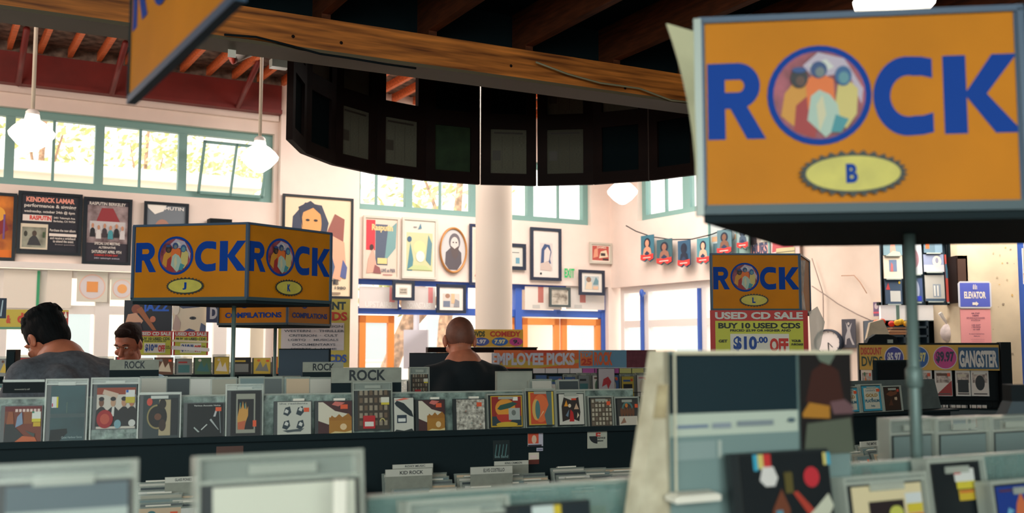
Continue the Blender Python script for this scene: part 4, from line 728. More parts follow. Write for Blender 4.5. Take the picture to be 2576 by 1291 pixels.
for i,(cv,x0,x1,ytop,_,lab,o) in enumerate(row):
    yb=1100; pl=R1.off(-.0); u0=R1.uz(x0,1050)[0]; u1=R1.uz(x1,1050)[0]; yt=o.get('y',ytop); zt=R1.off(-.03).uz((x0+x1)/2,yt)[1]
    H=zt-LEDGE; W=u1-u0-.002; o=dict(o); o.pop('y',None)
    sh=0.0 if i%2 else .004
    e=cd('cd_case',R1.p(u0,-.003 - sh+.0,LEDGE+.001),R1.a,W,H,covers[cv],lab,group='CDs in the middle row',tilt=-.10,**o)
    if cv=='lady':
        b=MB(); zz=R1.off(-.03).uz(54,988)[1]-LEDGE; z2=R1.off(-.03).uz(54,961)[1]-LEDGE
        b.box(0,W,.012,.02,zz,z2,M['black']); b.box(0,W,.006,.024,z2,z2+.008,M['keeps']); b.text('recommended by staff',.035,zz+.008,.045,.006,.0115,ink((150,150,140))); b.build('header_card',e)
# stacks of cases behind the round one and such
def strip_pack(pl,x0,x1,ytop,n,label,dpt=.014,zb=None,group=None,h=.13):
    u0=pl.uz(x0,ytop+30)[0];u1=pl.uz(x1,ytop+30)[0]; zt=pl.uz((x0+x1)/2,ytop)[1]
# ------------------------------------------------------------------ header cards
def header(pl,x0,y0,x1,y1,text,label,dark_h=.06,tx=(.28,.72),hgt=None):
    u0,u1,z0,z1=pl.rect(x0,y0,x1,y1); W=u1-u0;H=z1-z0
    e=tag(empty('header_card',pl.p(u0,0,z0),pl.a),label,'sign')
    b=MB(); b.box(0,W,0,.008,0,H,M['card']); b.text(text,tx[0]*W,H*.14,(tx[1]-tx[0])*W,H*.72,-.0008,ink((24,34,40)),.03); b.build('card',e)
    b=MB(); b.box(0,W,0,.012,-dark_h,0,M['dark']); b.build('holder',e)
    return e
header(R1.off(-.075),834,925,1010,963,'ROCK','large grey ROCK header card standing behind the framed checkered CD',dark_h=.185,tx=(.25,.77))
R2=Pl(0,6.4,19.5); 
header(Pl(*xy(335,4.2),19.5),276,905,400,931,'ROCK','grey ROCK header card in front of the man facing the camera',dark_h=.25,tx=(.3,.72))
header(Pl(*xy(800,4.35),19.5),762,911,864,936,'ROCK','grey ROCK header card partly hidden behind the larger ROCK card',dark_h=.25,tx=(.24,.78))
# ------------------------------------------------------------------ more gondolas: row 1 far side, row 2, row 3
def gondola(pl,u0,u1,ztop,depth,label,panel=.15,name='display_gondola'):
    g=tag(empty(name,pl.p(0),pl.a),label,'gondola')
    b=MB(); b.box(u0,u1,.01,depth,0,ztop-.012,M['dark']); b.box(u0,u1,-.03,depth,ztop-.012,ztop,M['dark']); b.build('body',g)
    b=MB(); b.box(u0,u1,.05,.057,ztop,ztop+panel,M['haze']); b.build('back_panel',g)
    return g
gondola(R2,R2.uz(-60,950)[0],R2.uz(1150,950)[0],EYE-.33,.6,'black CD gondola behind the middle row with a hazy panel along its top',.14)
rr=random.Random(11)
def cd_run(pl,x0,x1,zt_fn,zb,step,where,group,n=0,tilt=-.08,jit=.01,skip=()):
    x=x0;i=0
    while x<x1:
        w=step*rr.uniform(.88,1.06); u0=pl.uz(x,930)[0]; u1=pl.uz(x+w,930)[0]
        it,base,s=rnd_cover(rr); H=zt_fn-zb+rr.uniform(-jit,jit)
        kp=(.02,0,.004) if rr.random()<.45 else None
        if kp: H+=.02
        if not any(a<=x<=b_ for a,b_ in skip):
            cd('cd_case',pl.p(u0,0,zb),pl.a,u1-u0-.004,H,it,f"{base} CD case with {s}, {ords[i]} from left, {where}",group=group,tilt=tilt,keeper=kp); i+=1
        x+=w*1.03
    return i
cd_run(R2,-20,1100,EYE-.19,EYE-.33,66,'second row back','CDs in the second row',skip=((840,1010),))
# browser stacks seen between rows: pale cases showing only tops
R15=Pl(0,4.45,19.5)
def tops(pl,xs,ytop,zb,label_fn,group,mats_,n=5,gap=.016,w=.14,h=.125,start=0):
    for j,x in enumerate(xs):
        u0=pl.uz(x,ytop)[0]; zt=pl.uz(x,ytop)[1]
        for k in range(n):
            cm=mats_[(j*3+k)%len(mats_)]
            b=MB(); H=h-.001*((k*7+j)%4)
            b.box(0,w,0,.009,0,H,M['keeps'] if (k+j)%3 else M['keep']); b.box(.006,w-.004,-.001,0,.004,H-.006,cm); b.box(.0,w,-.001,.0095,H,H+.002,M['keeps'])
            o=b.build('cd_case',None,pl.p(u0+rr.uniform(-.004,.004),-k*gap,zt-h-.003*k),pl.a,-.12-.02*((k+j)%3)); tag(o,label_fn(j,k),'CD case',group)
cm_=[ink(c) for c in ((200,196,184),(96,104,104),(170,166,150),(60,70,74),(206,180,150),(120,140,140),(216,214,206))]
sides=['left of the J pole','by the J pole','right of the J pole']
def fl(j,k): return f"pale CD case, {ords[k]} from front, stack {ords[j]} from left, behind the middle row"
tops(R15,[352,412,470,530,600,650,716,775,905,1192][:9],948,1.2,fl,'browser CDs behind the middle row',cm_,n=4,w=.10,h=.19)
# big pale blank card near the bald man
b=MB(); pl=Pl(*xy(1295,4.6),19.5); u0,u1,z0,z1=pl.rect(1249,934,1340,1010); b.bev(0,u1-u0,0,.02,0,z1-z0,M['card'],.004); b.box(.004,u1-u0-.004,-.001,0,.004,z1-z0-.006,mat('pale_card_face',(168,172,160),.6,noise=.06,nscale=12)); tag(b.build('blank_divider',None,pl.p(u0,0,z0),pl.a),'blank pale grey divider card right of the bald man','card')
tops(Pl(*xy(1330,4.5),19.5),[1340,1410],955,1.2,lambda j,k:f"pale CD case, {ords[k]} from front, {['left','right'][j]} stack beside the blank divider",'browser CDs right of the blank divider',cm_,n=3,w=.1,h=.18)
cd('cd_case',R15.p(R15.uz(1030,950)[0],0,R15.uz(1030,985)[1]-.03),R15.a,.085,.13,covers['shelves'],'clear framed CD with an orange and blue cover left of the bald man',tilt=-.05,keeper=(.03,0,.004))
# ------------------------------------------------------------------ lower browser in front of row 1
def lower(xs,tag_,pl,y,n=7,w=.135,rows_=0):
    for j,x in enumerate(xs):
        u0=pl.uz(x,y)[0]
        for k in range(n):
            cm=cm_[(j*2+k*3)%len(cm_)]; nm=['pale','grey','tan','dark','peach','sage','white'][(j*2+k*3)%7]
            H=.122; zt=pl.uz(x+20,y)[1]-.009*k
            b=MB(); b.box(0,w,0,.009,0,H,M['keep']); b.box(.008,w-.003,-.0012,0,.003,H-.004,cm); b.box(0,w,-.001,.0095,H,H+.0015,M['keeps'])
            if (j+k)%3==0: b.box(w*.2,w*.75,-.004,.012,H+.0015,H+.006,M['paper'])
            if k==n-1: b.art(.008,.003,w-.011,H-.007,rnd_cover(rr)[0][1:],-.0016,.0004)
            o=b.build('cd_case',None,pl.p(u0+rr.uniform(-.005,.005),k*.03,zt-H),pl.a,-.25-rr.uniform(0,.1))
            tag(o,f"{nm} CD case, {ords[k]} from back, column {ords[j]} from left, {tag_}",'CD case','CDs in the lower browser')
PL=R1.off(.1)
lower([968,1040,1150,1226,1292],'bin before artist cards',PL,1192,9)
lower([1392,1452,1530],'bin beside sloping divider',PL,1178,8)
lower([345,430],'bin at lower left',PL,1214,7)
lower([2112,2168],'bin at far right',Pl(*xy(2160,4.55),32),1118,5,w=.085)
def artist(pl,x0,y0,x1,y1,t,l):
    u0,u1,z0,z1=pl.rect(x0,y0,x1,y1); b=MB(); W,H=u1-u0,z1-z0; b.bev(0,W,0,.006,0,H,mat('divider_cream',(206,204,192),.6),.002); b.text(t,.3*W,.25*H,.5*W,.5*H,-.0006,ink((40,44,46)),.02)
    b.box(0,W,.002,.004,-.1,0,M['card']); tag(b.build('artist_card',None,pl.p(u0,0,z0),pl.a),l,'sign')
artist(R1.off(.17),970,1180,1088,1198,'KID ROCK','white divider card lettered KID ROCK in the lower browser')
artist(R1.off(.17),1184,1174,1290,1192,'ELVIS COSTELLO','white divider card lettered ELVIS COSTELLO in the lower browser')
artist(R1.off(.05),1244,1160,1330,1170,'KING CRIMSON','thin white divider card at the back of the lower browser')
artist(R1.off(.05),988,1168,1090,1178,'ROXY MUSIC','grey divider card behind the KID ROCK card')
artist(R1.off(.13),415,1200,498,1214,'GLASS PONIES','grey divider card in the lower browser left of the foreground case')
artist(Pl(*xy(2170,4.6),32),2165,1110,2214,1124,'THE SMITHS','white divider card in the bin below the far right gondola')
# stickers on the black riser
Rr=R1.off(.022)
Rr=R1.off(-.013)
sheet(Rr,1240,1108,1282,1157,[('r',0,0,1,1,(26,40,42))]+[('p',[(.1+.2*i,.2),(.2+.2*i,.8),(.24+.2*i,.78),(.16+.2*i,.2)],(90,130,130)) for i in range(4)]+[('t','live band',.1,.1,.8,.14,(120,150,150))],'dark scrawled sticker on the black riser, leftmost of its stickers','sticker',name='sticker',base=(26,40,42),dy=.0004)
sheet(Rr,1328,1088,1366,1123,[('r',0,0,1,1,(206,200,214)),('r',0,.2,.7,.8,(226,90,60)),('e',.4,.5,.16,.3,(236,200,170)),('r',0,0,.9,.12,(60,50,60))],'red and white photo sticker on the black riser','sticker',name='sticker',dy=.0004)
sheet(Rr,1350,1127,1366,1135,[('r',.1,.3,.8,.3,(120,120,150))],'tiny pale label on the black riser under the red photo sticker','sticker',name='sticker',base=(196,190,206),dy=.0004)
sheet(Rr,1330,1139,1356,1168,[('r',0,0,1,.4,(110,50,40)),('r',.1,.5,.7,.3,(236,214,206))],'white and red sticker low on the black riser','sticker',name='sticker',dy=.0004)
sheet(Rr,1478,1083,1527,1128,[('r',0,0,1,1,(196,196,180)),('p',arc(.5,.68,.0,.42,180,270,12),(40,44,48)),('r',.42,.66,.24,.22,(196,60,50)),('tb','the',.5,.72,.16,.1,(226,214,200)),('tb','ADVICE',.5,.52,.4,.1,(40,44,48)),('tb','SHOW',.5,.36,.3,.1,(40,44,48))],'cream square sticker with black and red shapes on the riser','sticker',name='sticker',dy=.0004)
sheet(Rr,544,1123,612,1145,[('r',0,0,1,1,(84,48,36))],'brown paper label on the black riser left of centre','sticker',name='sticker',base=(84,48,36),dy=.0004)
# ------------------------------------------------------------------ right gondola section
RG=Pl(*xy(2150,4.85),32); zG=RG.uz(2200,1038)[1]
gg=tag(empty('display_gondola',RG.p(0),RG.a),'black gondola with a grey top panel and blue GOLD CDs at right','gondola')
u0,u1=RG.uz(2085,1040)[0],RG.uz(2395,1030)[0]; b=MB(); b.box(u0,u1,.01,.3,0,zG-.01,M['dark']); b.box(u0,u1,-.04,.3,zG-.01,zG,M['dark']); b.build('body',gg)
zt=RG.off(-.06).uz(2250,956)[1]; b=MB(); b.slab([(u0,zG),(u1,zG),(u1-.05,zt),(u0+.02,zt)],.06,.066,mat('slate_panel',(88,98,96),.7,noise=.08,nscale=20)); b.build('back_panel',gg)
for cv,x0,x1,yt,lab in (('gold',2112,2164,972,'blue bordered GOLD & PLATINUM CD, left of the matching pair'),('gold',2166,2222,966,'blue bordered GOLD & PLATINUM CD in a clear frame, right of the matching pair'),('brown',2222,2270,970,'dark brown CD with a red sticker right of the GOLD CDs')):
    a,c=RG.uz(x0,1000)[0],RG.uz(x1,1000)[0]; z=RG.off(-.03).uz((x0+x1)/2,yt)[1]; cd('cd_case',RG.p(a,0,zG+.001),RG.a,c-a-.003,z-zG,covers[cv],lab,tilt=-.1,keeper=(.006,.004,.004),group='CDs on the right gondola')
b=MB(); pl=RG.off(-.2); u0,u1,z0,z1=pl.rect(2204,906,2296,960); b.box(0,u1-u0,0,.02,-.05,z1-z0,M['dark']); b.box(.01,u1-u0-.01,-.002,0,.01,z1-z0-.01,M['black']); tag(b.build('blank_header',None,pl.p(u0,0,z0),pl.a),'blank black header board in front of the DVD price banner','sign')
# ------------------------------------------------------------------ far racks
def board(pl,x0,y0,x1,y1,mt,label,name='black_header',th=.03):
    u0,u1,z0,z1=pl.rect(x0,y0,x1,y1); b=MB(); W,H=u1-u0,z1-z0; b.box(0,W,0,th,-.12,H,mt); b.box(.01,W-.01,-.003,0,.01,H-.01,mt); b.box(W-.012,W,-.006,th,-.12,H,M['black']); b.box(0,W,-.004,th,H,H+.006,M['black'])
    return tag(b.build(name,None,pl.p(u0,0,z0),pl.a),label,'sign')
board(Pl(*xy(765,6.0),10),701,880,832,938,mat('slate_blue',(44,66,84),.6),'slate blue blank header board below the genre list poster')
board(Pl(*xy(1100,7.5),10),1030,890,1160,985,mat('navy_board',(30,42,54),.6),'dark blank board left of the bald man')
RE=Pl(*xy(1420,8.8),8)
er=tag(empty('wall_rack',RE.p(0),RE.a),'long dark rack under the employee picks banner','rack')
u0,u1=RE.uz(1120,940)[0],RE.uz(1640,940)[0]; zbn=RE.uz(1400,927)[1]
b=MB(); b.box(u0,u1,.02,.5,0,zbn,M['dark']); b.box(u0,u1,-.12,.5,0,zbn-.42,M['dark']); b.build('body',er)
b=MB(); b.box(u0,u1,-.1,.02,zbn-.27,zbn-.26,M['dark']); 
for i in range(40): uu=u0+(u1-u0)*i/40; b.tube([(uu,-.11,zbn-.27),(uu,-.11,zbn-.2)],.003,M['black'],4)
b.tube([(u0,-.11,zbn-.2),(u1,-.11,zbn-.2)],.004,M['black'],4); b.build('wire_shelf',er)
sheet(RE,1243,881,1456,927,[('r',0,0,1,1,(226,110,50)),('p',[(0,.1),(.2,.6),(.6,.2),(1,.5),(1,.3),(.5,.0)],(206,170,60)),('p',[(.3,1),(.5,.6),(.8,.9),(.9,1)],(206,70,40)),('tb','EMPLOYEE PICKS',-.03,.17,.98,.68,(206,206,220))],'orange banner reading EMPLOYEE PICKS','banner',name='picks_banner')
sheet(RE,1456,881,1576,925,[('r',0,0,1,1,(110,160,190)),('r',.03,.1,.26,.84,(226,120,60)),('tb','TOP',.05,.6,.22,.3,(110,160,190)),('tb','25',.05,.14,.22,.38,(196,60,40)),('tb','ROCK',.32,.12,.38,.78,(226,100,40))],'light blue banner reading TOP 25 ROCK','banner',name='top_banner')
sheet(RE,1576,881,1650,925,[('r',0,0,1,1,mat('maroon_cloth',(116,60,74),.8,noise=.1,nscale=30))],'plain maroon banner right of the TOP 25 banner','banner',name='plain_banner')
for i in range(9):
    x=1340+31*i; u_,z_=RE.uz(x,933); b=MB(); b.box(0,.1,-.03,-.025,-.02,.02,ink([(226,220,220),(226,220,220),(226,220,220),(226,220,220),(190,90,170),(190,90,170),(190,90,170),(206,206,130),(206,206,130)][i])); b.build('shelf_label',er,(u_,0,z_))
cd_run(RE.off(.05),1345,1610,zbn-.06,zbn-.24,36,'under the EMPLOYEE PICKS banner','CDs below the employee picks banner')
cd('cd_case',RE.p(RE.uz(1495,940)[0],.12,zbn-.22),RE.a,.15,.22,[('r',0,0,1,1,(206,200,206)),('p',[(.2,.3),(.3,.6),(.6,.7),(.8,.5),(.6,.2),(.5,.4)],(190,50,60))],'raised clear case with a red flower print below the TOP 25 banner',tilt=-.05)
# left far rack (row 3)
R3=Pl(*xy(200,8.2),19.5)
g3=gondola(R3,R3.uz(-80,920)[0],R3.uz(760,920)[0],EYE-.22,.5,'far black browser rack under the large left windows',.1)
cd_run(R3,-10,700,EYE-.08,EYE-.22,50,'far left window rack','CDs on the far left rack',skip=())
b=MB(); b.box(0,.036,0,.2,-.24,.06,M['black']); b.box(.003,.033,-.01,0,-.2,.05,M['dark']); b.box(-.004,.04,-.02,.1,-.075,-.055,M['white']); tag(b.build('end_cap',None,at(15,915,4.5),R3.a),'upright black rack end at the left edge behind the first clear cases','rack')
# DVD rack at right -----------------------------------------------------------
RD=Pl(*xy(2340,8.0),-17)
ud=lambda x,y=950: RD.uz(x,y)[0]
dr=tag(empty('dvd_rack',RD.p(0),RD.a),'tall black DVD rack standing before the cream pillar','rack')
zt=RD.uz(2330,868)[1]; zb0=RD.uz(2330,931)[1]
b=MB(); b.box(ud(2162),ud(2540),.06,.5,0,zt+.01,M['black']); b.box(ud(2514),ud(2540),-.12,.06,0,zt+.02,M['black']); b.box(ud(2162),ud(2540),-.06,.06,zt,zt+.015,M['black']); b.build('body',dr)
for y in (1026,1106):
    z=RD.uz(2400,y)[1]; b=MB(); b.box(ud(2162),ud(2514),-.1,.06,z-.02,z,M['dark']); b.box(ud(2162),ud(2514),-.11,-.1,z-.06,z-.01,mat('shelf_lip',(60,72,76),.6)); b.build('shelf',dr)
    b=MB(); b.tube([(ud(2162),-.11,z+.06),(ud(2514),-.11,z+.06)],.004,M['black'],4)
    for i in range(28): uu=ud(2162)+(ud(2514)-ud(2162))*i/28; b.tube([(uu,-.11,z),(uu,-.11,z+.06)],.003,M['black'],4)
    b.build('wire_guard',dr)
b=MB(); u0,u1=ud(2163),ud(2512); W=u1-u0;H=zt-zb0
Y=(226,176,70)
b.box(0,W,0,.01,0,H,ink(Y)); b.art(0,0,W,H,[('tb','DISCOUNT',.01,.6,.155,.3,(206,70,40)),('t','DVDS',.015,.14,.155,.4,(40,66,50)),('e',.255,.5,.072,.44,(226,220,226)),('e',.255,.5,.066,.41,(60,60,150)),('tb','$5.97',.205,.28,.1,.42,(226,220,226)),('e',.435,.5,.072,.44,(226,220,226)),('e',.435,.5,.066,.41,(30,90,160)),('tb','$7.97',.385,.28,.1,.42,(220,210,130)),('e',.62,.5,.085,.46,(226,220,226)),('e',.62,.5,.08,.43,(206,60,140)),('tb','$9.97',.555,.28,.13,.46,(46,40,70)),('r',.715,.06,.28,.84,(30,80,120)),('tb','GANGSTER',.72,.12,.265,.66,(226,220,214))],-.0008,.0012)
o=b.build('price_banner',dr,(u0,-.07,zb0)); o['label']='orange banner with DISCOUNT DVDS, prices and GANGSTER'
rr=random.Random(5)
def dvds(xs,y0,y1,where):
    for i,(x0,x1) in enumerate(xs):
        a,c=ud(x0),ud(x1); z1=RD.uz(x0,y0)[1]; z0=RD.uz(x0,y1)[1]; it,base,s=rnd_cover(rr); it=[('r',0,0,1,1,(236,226,216)),('r',.06,.5,.88,.4,photo((150,116,106),(240,222,208),40))]+it[1:]+[('r',.1,.04,.8,.05,(90,80,80))]
        b=MB(); W,H=c-a,z1-z0; b.bev(0,W,0,.015,0,H,mat('dvd_shell',(190,190,186),.3),.002); b.art(.004,.004,W-.008,H-.008,it,-.001,.0008)
        tag(b.build('dvd_case',None,RD.p(a,.04,z0),RD.a,-.1),f"DVD case with a {s}, {ords[i]} from left, {where}",'DVD case','DVDs on the black rack')
dvds(((2166,2194),(2196,2206),(2300,2344),(2350,2394),(2402,2440),(2441,2486)),930,996,'upper shelf of the rack')
dvds(((2330,2366),(2368,2382),(2386,2430),(2436,2480)),1018,1080,'lower shelf of the rack')
# pillar and things around -----------------------------------------------------
PP=Pl(*xy(2480,9.6),0); u0,u1=PP.uz(2411,700)[0],PP.uz(2562,700)[0]
plast=mat('worn_plaster',(214,196,166),.9,noise=.07,nscale=3,bump=.25)
b=MB(); b.box(u0,u1,0,.6,0,ZR,plast); struct(b.build('pillar',None,PP.p(0),0))
rr=random.Random(3)
b=MB()
for i in range(16):
    x,y=rr.uniform(2497,2555),rr.uniform(620,900); uu,z=PP.uz(x,y); s=rr.uniform(.006,.022); a=rr.uniform(0,3)
    b.flat([(uu+s*math.cos(a+t)*rr.uniform(.3,1),z+s*math.sin(a+t)*rr.uniform(.3,1)) for t in (0,1.2,2.4,3.7,5)],-.002-.0003*i,ink([(186,166,136),(150,134,116),(206,170,110)][i%3]))
o=b.build('paint_chip',None,PP.p(0),0); tag(o,'scattered scuffs and glue marks on the cream pillar','scuffs',kind='stuff')
Pq=PP.off(.02)
u0,u1,z0,z1=Pq.rect(2410,708,2493,776); W,H=u1-u0,z1-z0; e=tag(empty('elevator_sign',Pq.p(u0,0,z0)),'blue elevator sign with a white arrow on the cream pillar','sign')
b=MB(); b.slab([(.02,0),(W-.02,0),(W,.02),(W,H-.02),(W-.02,H),(.02,H),(0,H-.02),(0,.02)],-.008,0,ink((206,206,214))); b.build('plate',e)
b=MB(); b.art(0,0,W,H,[('r',.05,.06,.9,.88,(86,98,190)),('tb','ELEVATOR',.17,.36,.66,.26,(232,222,210)),('p',[(.41,.12),(.52,.12),(.52,.08),(.6,.17),(.52,.26),(.52,.22),(.41,.22)],(232,222,210)),('r',.44,.7,.03,.14,(232,222,210)),('r',.49,.7,.03,.14,(232,222,210)),('r',.54,.7,.02,.14,(232,222,210)),('e',.455,.86,.015,.02,(232,222,210)),('e',.505,.86,.015,.02,(232,222,210))],-.009,.0015); b.build('print',e)
sheet(Pq,2417,778,2493,868,[('r',0,0,1,1,(236,156,156))]+[('t',t,.5-w/2,y,w,.045,(110,60,90)) for t,y,w in (('ASK STAFF',.86,.28),('HERE',.8,.2),('RETURNS & EXCHANGES',.73,.6),('policy',.67,.3),('USE EXIT',.53,.3),('1 PER ROW',.47,.3),('to sell',.41,.22),('no unaccompanied bags',.28,.5),('thank you',.22,.2))]+[('r',.3,.15,.45,.006,(150,80,100)),('r',.32,.1,.42,.006,(150,80,100))],'pink typed notice below the blue elevator sign','poster',name='paper_notice',base=(236,156,156))
b=MB(); c=Pl(*xy(2570,9.7),0); b.box(0,.06,0,.3,0,4.5,M['blue']); b.box(.06,.5,.02,.3,0,4.5,M['white']); struct(b.build('trim_6',None,c.p(c.uz(2562,700)[0])))
picture(Pl(*xy(2590,9.2),0),2572,625,2640,715,[('r',0,0,1,1,(220,214,196)),('r',0,0,1,.3,(170,40,40))],'poster edge cut by the right side of view beside the pillar',frame=None)
# record display grid
PG=Pl(*xy(2300,9.8),0)
ge=tag(empty('record_grid',PG.p(0),0),'tall wire grid hung with record sleeves left of the pillar','rack')
ug=lambda x,y=700: PG.uz(x,y)[0]; zg=lambda y,x=2300: PG.uz(x,y)[1]
b=MB(); b.box(ug(2222),ug(2408),.05,.08,zg(767),zg(520),mat('grid_back',(70,92,106),.7)); 
for x in (2220,2275,2330,2384): b.tube([(ug(x),0,zg(768)),(ug(x),0,zg(520))],.01,M['black'],6)
b.build('grid',ge)
b=MB(); b.box(ug(2386),ug(2412),-.05,.1,zg(662),zg(500),M['dark']); b.box(ug(2214),ug(2412),-.03,.05,zg(606),zg(596),M['orange']); b.build('header',ge)
recs=[(2222,2270,605,642,(120,150,160),[('p',[(.35,.2),(.4,1),(.6,1),(.65,.2)],(236,160,140)),('p',[(.2,.0),(.5,.3),(.85,.2),(.9,0)],(206,190,170))],'blue record sleeve with a pink figure, top left of the wire grid'),
(2223,2271,642,701,(232,218,196),[('r',.3,.3,.4,.5,(110,130,160)),('p',[(.35,.3),(.4,.7),(.5,.6),(.5,.3)],(196,110,110))],'cream record sleeve with a small upright picture on the wire grid'),
(2227,2270,705,765,(60,80,104),[('r',.3,.1,.6,.45,(206,206,200)),('p',[(.05,.6),(.2,.9),(.3,.6)],(196,60,60)),('e',.85,.9,.06,.06,(226,190,60))],'navy record sleeve with a pale square, bottom left of the wire grid'),
(2280,2320,612,690,(190,196,200),[('e',.5,.5,.3,.3,(150,110,120))],'pale record sleeve partly behind the near pole'),
(2280,2322,700,760,(70,90,130),[('e',.6,.5,.2,.4,(170,180,206)),('r',.6,.05,.3,.2,(40,60,190)),('r',.3,.1,.2,.1,(206,60,60))],'blue record sleeve partly behind the near pole, lower one'),
(2324,2370,602,636,(96,124,140),[('r',.1,.3,.2,.7,(226,110,60)),('r',.6,.0,.4,1,(120,150,170))],'small blue and orange sleeve high on the wire grid'),
(2324,2375,640,684,(150,160,190),[('r',0,0,1,.4,(206,206,210)),('e',.65,.6,.22,.32,(232,226,206)),('e',.65,.65,.08,.16,(150,150,170))],'lilac record sleeve with a pale moon on the wire grid'),
(2328,2377,692,758,(196,192,182),[('r',.4,.15,.4,.5,(150,160,170)),('r',.44,.2,.08,.4,(236,230,220)),('r',.6,.2,.08,.4,(236,230,220)),('r',0,0,1,.1,(70,90,110))],'cream record sleeve with columns picture, low on the wire grid'),
(2380,2386,640,760,(200,80,70),[('r',0,.5,1,.3,(70,110,130))],'narrow red sleeve edge at the right of the wire grid')]
for x0,x1,y0,y1,base,it,l in recs:
    P=PG.off(.02); u0,u1,z0,z1=P.rect(x0,y0,x1,y1); b=MB(); W,H=u1-u0,z1-z0; b.bev(0,W,0,.01,0,H,ink(base),.002); b.art(0,0,W,H,it,-.001,.001); b.box(.02,W-.02,-.012,0,-.012,0,M['silver']); tag(b.build('record_sleeve',None,P.p(u0,0,z0),0,-.04),l,'record','records on the wire grid')
b=MB(); P=PG; u0,u1,z0,z1=P.rect(2384,648,2412,764); b.box(0,u1-u0,-.2,0,0,z1-z0,M['dark2']); b.box(.01,u1-u0-.02,-.21,-.2,.03,z1-z0-.03,mat('brown_panel',(70,44,30),.6)); tag(b.build('wooden_case',None,P.p(u0,0,z0),0),'narrow dark wooden case hung left of the elevator sign','case')
# white band and black shelves below the grid
Pw=Pl(*xy(2300,10.2),0)
b=MB(); u0,u1,z0,z1=Pw.rect(2216,768,2412,806); b.box(0,u1-u0,0,.05,0,z1-z0,emit('emissive_white',(250,244,240),.35)); b.box(-.02,u1-u0+.02,-.01,.06,z1-z0,z1-z0+.03,M['dark']); b.box(.15,.18,-.01,0,0,z1-z0,M['teal']); tag(b.build('white_panel',None,Pw.p(u0,0,z0)),'bright white panel below the record grid','panel')  # white band with emission added to its material
b=MB(); u0,u1,z0,z1=Pw.off(.15).rect(2376,780,2414,800); b.box(0,u1-u0,0,.1,0,z1-z0,ink((196,50,50))); b.box(.03,.1,-.002,0,.03,z1-z0-.02,ink((206,196,180))); tag(b.build('red_box',None,Pw.p(u0,.15,z0)),'red and white printed box on the shelf left of the pink notice','box')
sh=tag(empty('counter_shelf',Pw.p(0)),'black back-counter shelving below the bright white panel','shelf')
us=lambda x,y=840: Pw.uz(x,y)[0]; zs_=lambda y: Pw.uz(2300,y)[1]
b=MB(); b.box(us(2198),us(2412),.25,.3,0,zs_(806),M['dark']); 
b.box(us(2198),us(2412),-.0,.3,zs_(808),zs_(806),M['steel']); b.build('back_panel',sh)
for y in (821,843,872): b=MB(); b.box(us(2198),us(2333),-.02,.25,zs_(y)-.02,zs_(y),mat('shelf_blue',(60,80,96),.5)); b.build('shelf_board',sh)
for x in (2198,2274,2332,2410): b=MB(); b.box(us(x)-.01,us(x)+.01,-.02,.25,0,zs_(806),MC['shelf_blue']); b.build('upright',sh)
def blob(px,py,D,r,mt,label,cat,name,sq=(1,1,1),extra=None):
    p=at(px,py,D); b=MB(); b.ellipsoid((0,0,0),(r*sq[0],r*sq[1],r*sq[2]),mt,14,8)
    if extra: extra(b,r)
    return tag(b.build(name,None,p),label,cat)
def bun(b,r): b.tube([(-r*.2,0,r*.7),(-r*1.1,-.02,r*1.9)],[r*.12,r*.2],M['white'],6); b.ellipsoid((r*.4,-r*.3,-r*.2),(r*.7,r*.6,r*.7),mat('crumpled_white',(220,206,206),.7,noise=.2,nscale=9,bump=.8),12,8)
blob(2393,838,9.9,.1,mat('crumpled_white2',(226,210,206),.7,noise=.2,nscale=9,bump=.8),'crumpled white plastic bundle on the black shelf beside the pink notice','bag','plastic_bundle',extra=bun)
def stack(px,py,cols,label,name,cat):
    p=at(px,py,10.1); b=MB()
    for i,c in enumerate(cols): b.ellipsoid((.045*i,-.03*(i%2),.01*(i%3)),(.035,.03,.03),ink(c),8,6)
    tag(b.build(name,None,p),label,cat)
stack(2243,815,((226,60,50),(236,190,40),(240,200,60),(226,180,40)),'small yellow and red toy figures on the upper counter shelf','toy_bundle','toys')
stack(2205,812,((226,90,50),(226,70,40)),'orange toys at the left end of the upper counter shelf','toy_bundle','toys')
b=MB(); 
for i in range(5): b.box(-.08+.015*i,.12+.01*i,-.05,.1,.014*i,.014*i+.012,ink([(176,120,80),(150,100,70),(196,150,110),(90,60,50),(180,130,90)][i]))
tag(b.build('paper_stack',None,at(2245,842,10.0),0.1),'pile of brown papers on the middle counter shelf','papers')
# chair back with a pale cap-like bag on top
e=tag(empty('office_chair',at(2215,872,9.0)),'black rounded chair back behind the left end of the price banner','chair')
b=MB(); 
pts=[(-.16,-.1),(-.145,0),(-.11,.07),(-.05,.105),(.06,.105),(.13,.08),(.15,0),(.16,-.1)]; b.slab(pts,-.04,.04,M['black']); b.build('backrest',e)
b=MB(); b.box(.045,.09,-.055,-.04,-.06,.06,M['silver']); b.build('tag_plate',e)
b=MB(); b.tube([(0,.03,-.1),(0,.05,-.9)],.03,M['black']); b.box(-.22,.22,-.4,.06,-.62,-.55,M['black']); b.tube([(0,.05,-.9),(0,.05,-1.33)],.03,M['black']); b.lathe([(.28,-1.4),(.28,-1.36),(.04,-1.3)],M['black'],12,(0,.05,0)); b.build('stem',e)
b=MB(); b.add([(-.12,0,-.08),(.12,0,-.11),(.03,0,.1),(-.08,0,.07),(-.1,.1,-.08),(.12,.1,-.11),(.04,.08,.1),(-.07,.08,.07)],[(0,1,2,3),(7,6,5,4),(0,4,5,1),(2,6,7,3),(3,7,4,0),(1,5,6,2)],mat('beige_cloth',(206,190,164),.9,noise=.08,nscale=10)); tag(b.build('paper_bag',None,at(2213,832,9.1)),'beige folded paper bag above the black chair back','bag')
